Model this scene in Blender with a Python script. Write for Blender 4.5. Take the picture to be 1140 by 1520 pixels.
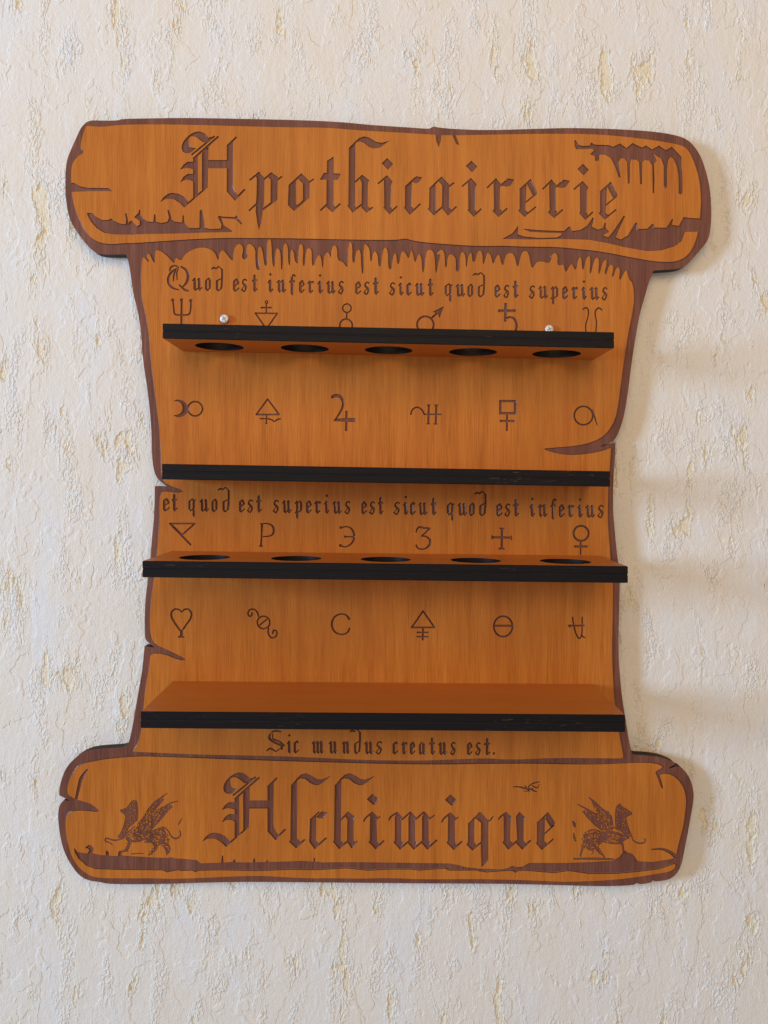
import bpy, math, random
import numpy as np
from mathutils import Vector
from mathutils.geometry import delaunay_2d_cdt

R = math.radians
sc = bpy.context.scene
for o in list(bpy.data.objects):
    bpy.data.objects.remove(o)

# ------------------------------------------------------------------ camera, light, exposure
S = 0.0004167            # metres on the board's face per photograph pixel
D = 0.4784               # lens to board face
AX, AY = 569.0, 711.0    # foot of the perpendicular from the lens, in photograph pixels

cam_d = bpy.data.cameras.new('camera')
cam = bpy.data.objects.new('camera', cam_d)
sc.collection.objects.link(cam)
cam.location = (0, -D, 0)
cam.rotation_euler = (R(90), 0, 0)
cam_d.sensor_fit = 'VERTICAL'
cam_d.sensor_height = 24.0
cam_d.lens = 24.0 * D / (1520 * S)
cam_d.shift_x = (570 - AX) / 1520
cam_d.shift_y = -(760 - AY) / 1520
cam_d.clip_start = 0.01
cam_d.clip_end = 50
sc.camera = cam

world = bpy.data.worlds.new('World')
sc.world = world
world.use_nodes = True
wn, wl = world.node_tree.nodes, world.node_tree.links
wn.clear()
wo = wn.new('ShaderNodeOutputWorld')
wb = wn.new('ShaderNodeBackground')
wc = wn.new('ShaderNodeTexCoord')
wsx = wn.new('ShaderNodeSeparateXYZ')
# the room behind the camera is the brightest part of it, its pale floor a little brighter than its ceiling
wf = wn.new('ShaderNodeMath'); wf.operation = 'MULTIPLY'; wf.inputs[1].default_value = -1.0; wf.use_clamp = True
wp = wn.new('ShaderNodeMath'); wp.operation = 'POWER'; wp.inputs[1].default_value = 2.0
wz = wn.new('ShaderNodeMath'); wz.operation = 'MULTIPLY_ADD'; wz.inputs[1].default_value = -0.14; wz.inputs[2].default_value = 0.21
wa = wn.new('ShaderNodeMath'); wa.operation = 'MULTIPLY_ADD'; wa.inputs[1].default_value = 0.36
wl.new(wc.outputs['Generated'], wsx.inputs[0])
wl.new(wsx.outputs['Y'], wf.inputs[0])
wl.new(wf.outputs[0], wp.inputs[0])
wl.new(wsx.outputs['Z'], wz.inputs[0])
wl.new(wp.outputs[0], wa.inputs[0])
wl.new(wz.outputs[0], wa.inputs[2])
wb.inputs[0].default_value = (1.0, 0.885, 0.78, 1)
wl.new(wa.outputs[0], wb.inputs[1])
wl.new(wb.outputs[0], wo.inputs[0])


def area(name, loc, target, sx, sy, power, color):
    d = bpy.data.lights.new(name, 'AREA')
    d.shape = 'RECTANGLE'
    d.size, d.size_y, d.energy, d.color = sx, sy, power, color
    o = bpy.data.objects.new(name, d)
    sc.collection.objects.link(o)
    o.location = loc
    o.rotation_euler = (Vector(target) - Vector(loc)).to_track_quat('-Z', 'Y').to_euler()
    return o


# daylight from a window standing to the left, a little above eye level
area('window_light', (-2.22, -1.14, 0.22), (0, 0, 0), 0.46, 0.62, 66.0, (0.46, 0.70, 1.0))
# added warm fill, front and above, set low to brighten the board's middle
area('warm_fill', (0.05, -1.12, 0.60), (0, 0, 0.0), 1.1, 0.8, 8.8, (1.0, 0.67, 0.34))

sc.view_settings.view_transform = 'Standard'
sc.view_settings.look = 'None'
sc.view_settings.gamma = 1
sc.view_settings.use_curve_mapping = False
sc.view_settings.exposure = -0.27
sc.cycles.max_bounces = 6
sc.cycles.use_denoising = True


# ------------------------------------------------------------------ materials
def mat(name):
    m = bpy.data.materials.new(name)
    m.use_nodes = True
    n, l = m.node_tree.nodes, m.node_tree.links
    b = n['Principled BSDF']
    return m, n, l, b


def obj_coords(n, l, scale):
    tc = n.new('ShaderNodeTexCoord')
    mp = n.new('ShaderNodeMapping')
    mp.inputs['Scale'].default_value = scale
    l.new(tc.outputs['Object'], mp.inputs[0])
    return mp.outputs[0]


def noise(n, l, vec, scale, detail=3, rough=0.55, dist=0.0):
    t = n.new('ShaderNodeTexNoise')
    t.inputs['Scale'].default_value = scale
    t.inputs['Detail'].default_value = detail
    t.inputs['Roughness'].default_value = rough
    t.inputs['Distortion'].default_value = dist
    l.new(vec, t.inputs['Vector'])
    return t.outputs[0]


def ramp(n, l, fac, stops):
    r = n.new('ShaderNodeValToRGB')
    e = r.color_ramp.elements
    while len(e) < len(stops):
        e.new(0.5)
    for k, (p, c) in enumerate(stops):
        e[k].position = p
        e[k].color = c if len(c) == 4 else (*c, 1)
    l.new(fac, r.inputs[0])
    return r.outputs[0]


def maprange(n, l, v, a, b, c, d, smooth=True):
    m = n.new('ShaderNodeMapRange')
    m.interpolation_type = 'SMOOTHSTEP' if smooth else 'LINEAR'
    for k, x in zip((1, 2, 3, 4), (a, b, c, d)):
        m.inputs[k].default_value = x
    l.new(v, m.inputs[0])
    return m.outputs[0]


def mth(n, l, op, a, b):
    m = n.new('ShaderNodeMath')
    m.operation = op
    for k, x in enumerate((a, b)):
        if isinstance(x, (int, float)):
            m.inputs[k].default_value = x
        else:
            l.new(x, m.inputs[k])
    return m.outputs[0]


def mixc(n, l, fac, a, b, mode='MIX'):
    m = n.new('ShaderNodeMix')
    m.data_type = 'RGBA'
    m.blend_type = mode
    if isinstance(fac, (int, float)):
        m.inputs[0].default_value = fac
    else:
        l.new(fac, m.inputs[0])
    for k, x in ((6, a), (7, b)):
        if isinstance(x, tuple):
            m.inputs[k].default_value = (*x, 1)
        else:
            l.new(x, m.inputs[k])
    return m.outputs[2]


def wood(name, dark, mid, light, along, rough, contrast=1.0, coat=0.0, bump=0.15, spec=0.25):
    """varnished veneer, the grain running along 'z' (board) or 'x' (shelves)"""
    m, n, l, b = mat(name)
    if along == 'z':
        fine, broad, pore = (1500, 1500, 44), (170, 170, 9), (2600, 2600, 150)
    else:
        fine, broad, pore = (44, 1500, 1500), (9, 170, 170), (150, 2600, 2600)
    f = noise(n, l, obj_coords(n, l, fine), 1.0, 4, 0.6, 0.15)
    g = noise(n, l, obj_coords(n, l, broad), 1.0, 3, 0.5, 0.5)
    p = noise(n, l, obj_coords(n, l, pore), 1.0, 2, 0.5)
    big = noise(n, l, obj_coords(n, l, (9, 9, 9)), 1.0, 2, 0.5)
    v = mth(n, l, 'ADD', mth(n, l, 'MULTIPLY', f, 0.6), mth(n, l, 'MULTIPLY', g, 0.4))
    c = ramp(n, l, v, [(0.5 - 0.16 / contrast, dark), (0.5, mid), (0.5 + 0.16 / contrast, light)])
    pf = maprange(n, l, p, 0.60, 0.74, 0.0, 0.22)
    c = mixc(n, l, pf, c, tuple(x * 0.5 for x in dark))
    bf = maprange(n, l, big, 0.38, 0.72, 0.0, 0.30)
    c = mixc(n, l, bf, c, tuple(x * 0.92 for x in dark))
    # redder heartwood bands along the grain
    hv = (75, 75, 3.2) if along == 'z' else (3.2, 75, 75)
    heart = noise(n, l, obj_coords(n, l, hv), 1.0, 3, 0.6, 0.4)
    hf = maprange(n, l, heart, 0.50, 0.72, 0.0, 0.36)
    c = mixc(n, l, hf, c, (mid[0] * 0.84, mid[1] * 0.68, mid[2] * 0.8))
    l.new(c, b.inputs['Base Color'])
    rr = maprange(n, l, f, 0.3, 0.7, rough - 0.05, rough + 0.08)
    l.new(rr, b.inputs['Roughness'])
    b.inputs['Specular IOR Level'].default_value = spec
    b.inputs['Coat Weight'].default_value = coat
    b.inputs['Coat Roughness'].default_value = 0.3
    bp = n.new('ShaderNodeBump')
    bp.inputs['Strength'].default_value = bump
    bp.inputs['Distance'].default_value = 0.0003
    l.new(f, bp.inputs['Height'])
    l.new(bp.outputs[0], b.inputs['Normal'])
    return m


M_FACE = wood('varnished_wood', (0.36, 0.104, 0.012), (0.52, 0.163, 0.020), (0.62, 0.222, 0.034), 'z', 0.40, 0.9, spec=0.25)
M_SHELF = wood('varnished_shelf_wood', (0.46, 0.135, 0.019), (0.53, 0.165, 0.024), (0.60, 0.195, 0.031), 'x', 0.42, 0.7)
M_FLOOR = wood('engraved_wood', (0.115, 0.040, 0.025), (0.180, 0.064, 0.042), (0.26, 0.100, 0.070), 'z', 0.5, 1.15, bump=0.5)
M_WALL = wood('engraving_side', (0.06, 0.022, 0.012), (0.09, 0.034, 0.02), (0.13, 0.055, 0.035), 'z', 0.33, 0.8, spec=1.0)


def burnt(name):
    m, n, l, b = mat(name)
    v = noise(n, l, obj_coords(n, l, (60, 400, 900)), 1.0, 4, 0.6, 0.3)
    c = ramp(n, l, v, [(0.35, (0.003, 0.0025, 0.004)), (0.6, (0.007, 0.005, 0.007)), (0.8, (0.014, 0.010, 0.010))])
    ply = n.new('ShaderNodeTexWave')
    ply.bands_direction = 'Z'
    ply.inputs['Scale'].default_value = 1.0
    ply.inputs['Distortion'].default_value = 0.6
    l.new(obj_coords(n, l, (3, 3, 120)), ply.inputs[0])
    c = mixc(n, l, mth(n, l, 'MULTIPLY', ply.outputs[1], 0.6), c, (0.005, 0.004, 0.006))
    s = noise(n, l, obj_coords(n, l, (130, 900, 1100)), 1.0, 3, 0.6, 0.8)
    w = noise(n, l, obj_coords(n, l, (14, 60, 30)), 1.0, 2, 0.5)
    sf = mth(n, l, 'MULTIPLY', maprange(n, l, s, 0.62, 0.72, 0, 1), maprange(n, l, w, 0.48, 0.66, 0, 0.32))
    c = mixc(n, l, sf, c, (0.30, 0.17, 0.10))
    l.new(c, b.inputs['Base Color'])
    b.inputs['Roughness'].default_value = 0.55
    b.inputs['Specular IOR Level'].default_value = 0.2
    bp = n.new('ShaderNodeBump')
    bp.inputs['Strength'].default_value = 0.35
    bp.inputs['Distance'].default_value = 0.0004
    l.new(v, bp.inputs['Height'])
    l.new(bp.outputs[0], b.inputs['Normal'])
    return m


M_BURNT = burnt('laser_burnt_edge')
M_RIM = wood('scorched_board_edge', (0.010, 0.006, 0.005), (0.020, 0.011, 0.008), (0.034, 0.018, 0.012), 'z', 0.6, 0.8)


def steel():
    m, n, l, b = mat('zinc_plated_steel')
    v = noise(n, l, obj_coords(n, l, (1800, 1800, 1800)), 1.0, 3)
    c = ramp(n, l, v, [(0.3, (0.62, 0.64, 0.67)), (0.7, (0.78, 0.79, 0.81))])
    l.new(c, b.inputs['Base Color'])
    b.inputs['Metallic'].default_value = 0.45
    b.inputs['Roughness'].default_value = 0.5
    return m


M_STEEL = steel()


def plaster():
    """white textured plaster: flat trowelled sheets, crumbly clusters and narrow hollows with a straw coloured ground"""
    m, n, l, b = mat('textured_plaster')
    m.displacement_method = 'BOTH'
    warp = noise(n, l, obj_coords(n, l, (90, 0, 60)), 1.0, 3, 0.6)
    tc = n.new('ShaderNodeTexCoord')
    wv = n.new('ShaderNodeVectorMath'); wv.operation = 'MULTIPLY_ADD'
    cmb = n.new('ShaderNodeCombineXYZ')
    l.new(warp, cmb.inputs[0]); l.new(mth(n, l, 'MULTIPLY', warp, 0.6), cmb.inputs[2])
    l.new(cmb.outputs[0], wv.inputs[0])
    wv.inputs[1].default_value = (0.0045, 0.0, 0.006)
    l.new(tc.outputs['Object'], wv.inputs[2])

    def mapped(scale, loc=(0, 0, 0)):
        mp = n.new('ShaderNodeMapping')
        mp.inputs['Scale'].default_value = scale
        mp.inputs['Location'].default_value = loc
        l.new(wv.outputs[0], mp.inputs[0])
        return mp.outputs[0]

    a = noise(n, l, mapped((58, 0, 21)), 1.0, 4, 0.58)                     # hollows
    hollow = maprange(n, l, a, 0.615, 0.645, 0, 1)
    near = maprange(n, l, a, 0.54, 0.63, 0, 1)
    a2 = noise(n, l, mapped((36, 0, 19), (4.7, 0, 2.1)), 1.0, 4, 0.6)      # sheet edges
    sheet = maprange(n, l, a2, 0.485, 0.50, 0, 1)
    a3 = noise(n, l, mapped((34, 0, 26), (9.1, 0, 6.3)), 1.0, 3, 0.6)
    sheet2 = maprange(n, l, a3, 0.54, 0.56, 0, 1)
    clus = noise(n, l, mapped((55, 0, 20), (2.3, 0, 8.8)), 1.0, 3, 0.55)
    clus = mth(n, l, 'MAXIMUM', maprange(n, l, clus, 0.53, 0.66, 0, 1), near)
    crumb = noise(n, l, mapped((640, 0, 360)), 1.0, 2, 0.5)
    crumb = maprange(n, l, crumb, 0.44, 0.60, 0, 1)
    grain = noise(n, l, mapped((1300, 0, 850), (1, 0, 1)), 1.0, 2, 0.6)
    pres = maprange(n, l, noise(n, l, mapped((30, 0, 24), (7.7, 0, 1.9)), 1.0, 2, 0.5), 0.44, 0.66, 0.12, 1)
    h = mth(n, l, 'MULTIPLY', mth(n, l, 'MULTIPLY', sheet, pres), 0.34)
    h = mth(n, l, 'ADD', h, mth(n, l, 'MULTIPLY', mth(n, l, 'MULTIPLY', sheet2, mth(n, l, 'SUBTRACT', 1.1, pres)), 0.24))
    h = mth(n, l, 'ADD', h, mth(n, l, 'MULTIPLY', mth(n, l, 'MULTIPLY', crumb, mth(n, l, 'SUBTRACT', clus, mth(n, l, 'MULTIPLY', hollow, 0.7))), 0.42))
    h = mth(n, l, 'ADD', h, mth(n, l, 'MULTIPLY', grain, 0.24))
    lump = noise(n, l, mapped((330, 0, 210), (6, 0, 2)), 1.0, 2, 0.55)
    h = mth(n, l, 'ADD', h, mth(n, l, 'MULTIPLY', lump, 0.32))
    h = mth(n, l, 'SUBTRACT', h, mth(n, l, 'MULTIPLY', hollow, 0.55))
    dp = n.new('ShaderNodeDisplacement')
    dp.inputs['Midlevel'].default_value = 0.3
    dp.inputs['Scale'].default_value = 0.0013
    l.new(h, dp.inputs['Height'])
    l.new(dp.outputs[0], n['Material Output'].inputs['Displacement'])
    tone = noise(n, l, mapped((40, 0, 16), (3, 0, 3)), 1.0, 3, 0.5)
    c = ramp(n, l, tone, [(0.35, (0.81, 0.765, 0.70)), (0.55, (0.81, 0.785, 0.755)), (0.7, (0.79, 0.795, 0.81))])
    straw = mth(n, l, 'MULTIPLY', hollow, 0.66)
    c = mixc(n, l, straw, c, (0.80, 0.70, 0.49))
    c = mixc(n, l, mth(n, l, 'MULTIPLY', near, 0.35), c, (0.80, 0.74, 0.61))
    l.new(c, b.inputs['Base Color'])
    b.inputs['Roughness'].default_value = 0.75
    b.inputs['Specular IOR Level'].default_value = 0.25
    return m


M_PLASTER = plaster()


# ------------------------------------------------------------------ plaster wall (real relief on a fine grid)
def build_wall():
    nx, nz = 760, 1000
    x0, x1, z0, z1 = -0.36, 0.36, -0.47, 0.43
    y = 0.0095
    X, Z = np.meshgrid(np.linspace(x0, x1, nx), np.linspace(z0, z1, nz))
    v = np.stack([X.ravel(), np.full(X.size, y), Z.ravel()], 1)
    i = np.arange((nz - 1) * nx).reshape(nz - 1, nx)[:, :-1].ravel()
    f = np.stack([i, i + 1, i + nx + 1, i + nx], 1)
    me = bpy.data.meshes.new('plaster_wall')
    me.vertices.add(len(v)); me.vertices.foreach_set('co', v.ravel())
    me.loops.add(f.size); me.loops.foreach_set('vertex_index', f.ravel().astype(np.int32))
    me.polygons.add(len(f))
    me.polygons.foreach_set('loop_start', np.arange(0, f.size, 4, dtype=np.int32))
    me.polygons.foreach_set('use_smooth', np.ones(len(f), dtype=bool))
    me.update(); me.validate()
    me.materials.append(M_PLASTER)
    o = bpy.data.objects.new('wall', me)
    o['kind'] = 'structure'
    o['label'] = 'cream white wall of rough trowelled plaster behind the wooden shelf'
    o['category'] = 'wall'
    sc.collection.objects.link(o)


build_wall()


# ------------------------------------------------------------------ drawing helpers, in photograph pixels
class Win:
    """a window of the photograph at a scale: turns its coordinates into photograph pixels"""
    def __init__(s, x, y, k):
        s.x, s.y, s.k = x, y, k

    def __call__(s, *pts):
        return [(s.x + px / s.k, s.y + py / s.k) for px, py in pts]


def chaikin(p, it=1, closed=True):
    for _ in range(it):
        q = []
        m = len(p)
        rng = range(m) if closed else range(m - 1)
        if not closed:
            q.append(p[0])
        for i in rng:
            a, b = p[i], p[(i + 1) % m]
            q.append((a[0] * .75 + b[0] * .25, a[1] * .75 + b[1] * .25))
            q.append((a[0] * .25 + b[0] * .75, a[1] * .25 + b[1] * .75))
        if not closed:
            q.append(p[-1])
        p = q
    return p


def spline(p, w, sub=4):
    """Catmull-Rom through p (open) carrying widths"""
    if len(p) < 3:
        return p, w
    P = [p[0]] + list(p) + [p[-1]]
    W = [w[0]] + list(w) + [w[-1]]
    out, ow = [], []
    for i in range(1, len(P) - 2):
        for k in range(sub):
            t = k / sub
            c = [0.5 * (2 * P[i][d] + (P[i + 1][d] - P[i - 1][d]) * t + (2 * P[i - 1][d] - 5 * P[i][d] + 4 * P[i + 1][d] - P[i + 2][d]) * t * t
                        + (3 * P[i][d] - P[i - 1][d] - 3 * P[i + 1][d] + P[i + 2][d]) * t ** 3) for d in (0, 1)]
            out.append(tuple(c)); ow.append(W[i] * (1 - t) + W[i + 1] * t)
    out.append(p[-1]); ow.append(w[-1])
    return out, ow


def ribbon(p, w, smooth=True):
    if not isinstance(w, (list, tuple)):
        w = [w] * len(p)
    if smooth and len(p) > 2:
        p, w = spline(p, w)
    L, Rr = [], []
    for i, (x, y) in enumerate(p):
        a, b = p[max(i - 1, 0)], p[min(i + 1, len(p) - 1)]
        dx, dy = b[0] - a[0], b[1] - a[1]
        q = math.hypot(dx, dy) or 1
        nx, ny = -dy / q * w[i] / 2, dx / q * w[i] / 2
        L.append((x + nx, y + ny)); Rr.append((x - nx, y - ny))
    return L + Rr[::-1]


ITEMS = []        # (part key, [rings])  even-odd inside one entry


class Pen:
    def __init__(s, key, win, dx=0, dy=0, fx=1, fy=1, ox=0, oy=0):
        s.key, s.win, s.t = key, win, (dx, dy, fx, fy, ox, oy)

    def tr(s, pts):
        dx, dy, fx, fy, ox, oy = s.t
        q = s.win(*[((x - ox) * fx + ox, (y - oy) * fy + oy) for x, y in pts])
        return [(x + dx, y + dy) for x, y in q]

    def poly(s, *rings, sm=0):
        ITEMS.append((s.key, [chaikin(s.tr(r), sm) if sm else s.tr(r) for r in rings]))
        return s

    def line(s, pts, w, smooth=True):
        k = s.win.k
        ww = [x / k for x in w] if isinstance(w, (list, tuple)) else w / k
        ITEMS.append((s.key, [ribbon(s.tr(pts), ww, smooth)]))
        return s

    def seg(s, a, b, w):
        return s.line([a, b], w, False)

    def path(s, pts, w, close=False):
        pts = list(pts) + ([pts[0]] if close else [])
        for a, b in zip(pts, pts[1:]):
            q = math.hypot(b[0] - a[0], b[1] - a[1]) or 1
            ex, ey = (b[0] - a[0]) / q * w * .4, (b[1] - a[1]) / q * w * .4
            s.seg((a[0] - ex, a[1] - ey), (b[0] + ex, b[1] + ey), w)
        return s

    def ring(s, c, rx, w, ry=None, n=28):
        ry = ry or rx
        o = [(c[0] + (rx + w / 2) * math.cos(2 * math.pi * i / n), c[1] + (ry + w / 2) * math.sin(2 * math.pi * i / n)) for i in range(n)]
        i_ = [(c[0] + (rx - w / 2) * math.cos(2 * math.pi * i / n), c[1] + (ry - w / 2) * math.sin(2 * math.pi * i / n)) for i in range(n)]
        return s.poly(o, i_)

    def dot(s, c, r, n=10):
        return s.poly([(c[0] + r * math.cos(2 * math.pi * i / n), c[1] + r * math.sin(2 * math.pi * i / n)) for i in range(n)])


# ------------------------------------------------------------------ outline and raised panels
R1 = Win(85, 165, 6)
T2 = Win(420, 160, 3)
T1 = Win(80, 160, 3)
T3 = Win(700, 160, 3)
WR = Win(840, 180, 4.957)
LW = Win(180, 360, 3.618)
LV = Win(180, 760, 3.8)
BL = Win(75, 1095, 6)
BR = Win(840, 1095, 5.43)
RT = Win(790, 380, 3.9)
RU = Win(850, 760, 3.9)
DA = Win(190, 290, 6)
DB = Win(360, 330, 5.7)
DC = Win(540, 330, 5.7)
DD = Win(720, 290, 4.957)
BM = Win(390, 1070, 3)
BQ = Win(690, 1070, 3)
GA = Win(240, 1210, 4.75)
GB = Win(470, 1210, 4.56)
GC = Win(700, 1200, 5.7)

OUTLINE = (
    R1((300, 75), (250, 95), (205, 145), (175, 210), (130, 310), (95, 390), (75, 470), (68, 570), (68, 700), (75, 800), (95, 920), (130, 1010),
       (190, 1100), (260, 1190), (330, 1255), (390, 1273), (500, 1275), (600, 1272), (604, 1273))
    + LW((30, 75), (45, 140), (60, 265), (88, 370), (105, 480), (115, 640), (135, 760), (150, 880), (160, 1000), (162, 1130), (170, 1210), (185, 1258),
         (210, 1285), (243, 1309), (245, 1312), (180, 1307), (178, 1310), (178, 1380), (173, 1480))
    + LV((183, 20), (180, 60), (170, 160), (165, 240), (150, 370), (135, 480), (130, 580), (130, 700), (136, 722), (152, 738), (184, 763), (182, 767),
         (132, 757), (129, 760), (125, 800), (118, 880), (105, 960), (80, 1100), (60, 1220), (42, 1300))
    + BL((682, 66), (660, 80), (610, 92), (480, 97), (350, 112), (270, 145), (190, 205), (130, 280), (95, 370), (75, 450), (72, 510), (76, 520), (110, 535),
         (163, 562), (162, 568), (122, 561), (92, 580), (70, 620), (62, 700), (70, 800), (85, 900), (110, 1000), (150, 1090), (200, 1170), (260, 1240),
         (340, 1280), (430, 1290), (530, 1312))
    + [(240, 1313.2), (303, 1311), (358, 1309.8), (480, 1310.8), (601, 1312), (720, 1312.6), (770, 1313.2), (838, 1315)]
    + BR((300, 1203), (480, 1198), (556, 1190), (564, 1182), (578, 1176), (600, 1187), (640, 1182), (688, 1172), (697, 1160), (706, 1152), (722, 1164), (760, 1160),
         (840, 1148), (900, 1100), (935, 1030), (955, 930), (985, 780), (1010, 640), (1030, 530), (1035, 440), (1010, 340), (960, 265), (908, 228), (838, 253),
         (829, 248), (890, 216), (865, 198), (800, 170), (700, 148), (545, 140))
    + RU((344, 1398), (340, 1380), (325, 1310), (305, 1180), (290, 1090), (280, 1000), (268, 850), (268, 700), (272, 560), (275, 440), (272, 360), (265, 290),
         (250, 160), (240, 40))
    + RT((470, 1480), (470, 1330), (478, 1200), (484, 1090), (483, 1082), (470, 1083), (398, 1104), (394, 1099), (468, 1074), (485, 1055), (512, 1000),
         (540, 900), (560, 760), (580, 600), (600, 470), (625, 330), (655, 230), (680, 140), (698, 108))
    + WR((640, 1105), (655, 1094), (800, 1088), (860, 1075), (900, 1050), (960, 980), (1050, 880), (1070, 780), (1075, 650), (1065, 500), (1040, 380),
         (1000, 260), (950, 180), (890, 125), (800, 95), (640, 70), (400, 55), (200, 48), (0, 45))
    + T2((1140, 91), (900, 98), (760, 92), (695, 86), (672, 80), (660, 86), (650, 92), (560, 85), (400, 75), (250, 60))
    + T1((1080, 52), (900, 48), (600, 42), (400, 45), (300, 47), (287, 54), (220, 55))
)
OUTLINE = chaikin(OUTLINE, 2)

TITLE = (
    R1((255, 130), (320, 135), (400, 140), (470, 132), (560, 122), (700, 118), (1100, 118))
    + T2((0, 87), (200, 88), (330, 100), (600, 115), (700, 122), (800, 122))
    + T3((0, 121), (200, 117), (400, 115), (560, 118), (700, 130), (850, 150))
    + WR((860, 178), (900, 210), (940, 290), (975, 400), (990, 500), (995, 600), (985, 715), (978, 760), (972, 812), (950, 900), (900, 985), (830, 1028),
         (750, 1037), (640, 1030), (500, 1005), (350, 975), (200, 950), (60, 938))
    + DD((700, 395), (500, 378), (300, 378), (120, 370))
    + DC((1140, 200), (950, 200), (800, 192), (570, 175), (440, 160), (385, 146), (352, 136), (320, 143), (250, 150), (40, 148))
    + DB((1100, 149), (700, 142), (400, 135), (20, 133))
    + DA((880, 378), (600, 388), (300, 408), (60, 425))
    + R1((600, 1175), (500, 1185), (420, 1180), (350, 1160), (280, 1110), (230, 1040), (190, 950), (155, 860), (135, 770), (128, 700), (123, 630),
         (122, 540), (135, 460), (180, 405), (232, 372), (236, 352), (205, 330), (210, 290), (225, 220), (245, 160))
)
BODY = (
    DA((118, 680), (120, 620), (125, 565), (140, 545), (175, 590), (190, 598), (165, 535), (187, 508), (228, 600), (240, 600), (240, 500), (258, 485),
       (300, 500), (350, 540), (402, 598), (414, 603), (425, 550), (462, 575), (478, 578), (510, 520), (580, 480), (660, 460), (740, 480), (780, 520),
       (798, 578), (806, 570), (815, 510), (840, 485), (870, 510), (920, 578), (938, 578), (940, 490), (965, 440), (1000, 430), (1025, 460), (1025, 500),
       (1012, 550), (1035, 578), (1072, 540), (1050, 490), (1060, 440), (1085, 430), (1120, 455), (1136, 500))
    + DB((108, 280), (112, 370), (122, 402), (140, 404), (150, 390), (132, 320), (130, 220), (150, 200), (170, 240), (180, 330), (190, 368), (208, 365), (205, 250),
         (210, 150), (235, 140), (245, 180), (250, 330), (260, 378), (272, 375), (280, 240), (295, 215), (320, 240), (325, 350), (326, 404), (338, 402), (345, 230),
         (350, 185), (370, 175), (385, 220), (385, 320), (393, 364), (404, 360), (405, 250), (420, 225), (435, 260), (440, 320), (460, 350), (470, 345),
         (475, 210), (490, 180), (510, 195), (515, 250), (508, 330), (514, 370), (526, 368), (538, 230), (565, 215), (585, 235), (585, 320), (590, 368),
         (606, 365), (625, 300), (650, 270), (665, 300), (676, 386), (682, 384), (686, 300), (710, 250), (735, 260), (745, 315), (755, 215), (780, 190),
         (800, 215), (803, 320), (850, 335), (878, 378), (892, 372), (895, 170), (920, 165), (930, 220), (928, 320), (938, 344), (950, 338), (957, 260), (980, 225),
         (1000, 250), (1003, 340), (1010, 434), (1024, 434))
    + DC((0, 178), (25, 190), (50, 230), (55, 325), (66, 332), (75, 270), (90, 240), (118, 270), (124, 370), (145, 375), (160, 240), (180, 205), (205, 240),
         (207, 380), (222, 402), (236, 390), (245, 300), (262, 255), (278, 280), (282, 352), (300, 352), (315, 260), (330, 240), (355, 265), (373, 300), (384, 300),
         (396, 250), (405, 232), (418, 270), (430, 336), (440, 334), (455, 280), (470, 265), (488, 300), (494, 420), (508, 425), (525, 260), (550, 225),
         (590, 245), (603, 320), (606, 428), (614, 426), (640, 300), (652, 282), (625, 262), (640, 235), (665, 230), (685, 270), (686, 375), (700, 390),
         (710, 290), (735, 265), (770, 290), (780, 330), (778, 415), (808, 415), (815, 270), (835, 245), (860, 280), (865, 378), (872, 376), (880, 300),
         (900, 250), (915, 270), (918, 332), (942, 335), (960, 250), (985, 235), (1005, 270), (1006, 352), (1018, 350), (1040, 262), (1060, 258), (1078, 290),
         (1088, 348), (1102, 346), (1120, 290))
    + DD((104, 428), (122, 512), (136, 510), (150, 440), (180, 420), (215, 435), (234, 522), (246, 520), (265, 430), (290, 405), (320, 420), (338, 520), (348, 536),
         (360, 520), (380, 490), (420, 485), (472, 502), (490, 462), (485, 440), (515, 420), (535, 445), (530, 512), (560, 515), (578, 505), (588, 562), (600, 560),
         (620, 520), (640, 500), (658, 546), (672, 545), (680, 480), (700, 450), (710, 470), (714, 545), (726, 545), (740, 470), (765, 440), (775, 470),
         (768, 575), (780, 575), (800, 480), (825, 450), (840, 480), (832, 578), (844, 575), (860, 500), (890, 465), (896, 500), (878, 572), (890, 585), (910, 520),
         (930, 505), (945, 530), (932, 595), (944, 602), (960, 540), (980, 525), (995, 550), (984, 615), (998, 624), (1020, 570), (1040, 545), (1055, 600), (1064, 622))
    + RT((584, 162), (590, 250), (580, 330), (555, 450), (535, 580), (515, 720), (500, 850), (480, 950), (430, 1030), (360, 1075), (250, 1100), (120, 1110),
         (52, 1116), (150, 1145), (230, 1153), (330, 1145), (420, 1125), (454, 1110), (456, 1116), (450, 1210), (440, 1330), (437, 1450))
    + RU((203, 40), (205, 80), (215, 220), (225, 330), (235, 450), (232, 600), (228, 800), (235, 1000), (243, 1110), (268, 1285), (280, 1340), (292, 1405))
    + BQ((705, 165), (690, 168), (560, 166), (400, 165), (200, 174))
    + BM((1000, 166), (850, 172), (700, 178), (450, 175), (200, 162), (20, 156))
    + LV((418, 1368), (200, 1358), (68, 1353), (66, 1348), (95, 1308), (113, 1230), (125, 1110), (135, 1000), (150, 920), (160, 850), (165, 797), (240, 800), (330, 838), (372, 832),
         (260, 777), (190, 747), (165, 700), (160, 600), (170, 480), (185, 370), (200, 250), (205, 200), (214, 60))
    + LW((205, 1420), (210, 1345), (235, 1335), (300, 1345), (345, 1336), (245, 1300), (218, 1270), (214, 1200), (212, 1130), (205, 1000), (190, 880), (175, 760),
         (160, 650), (150, 500), (130, 380), (110, 300), (105, 170))
)
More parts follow.
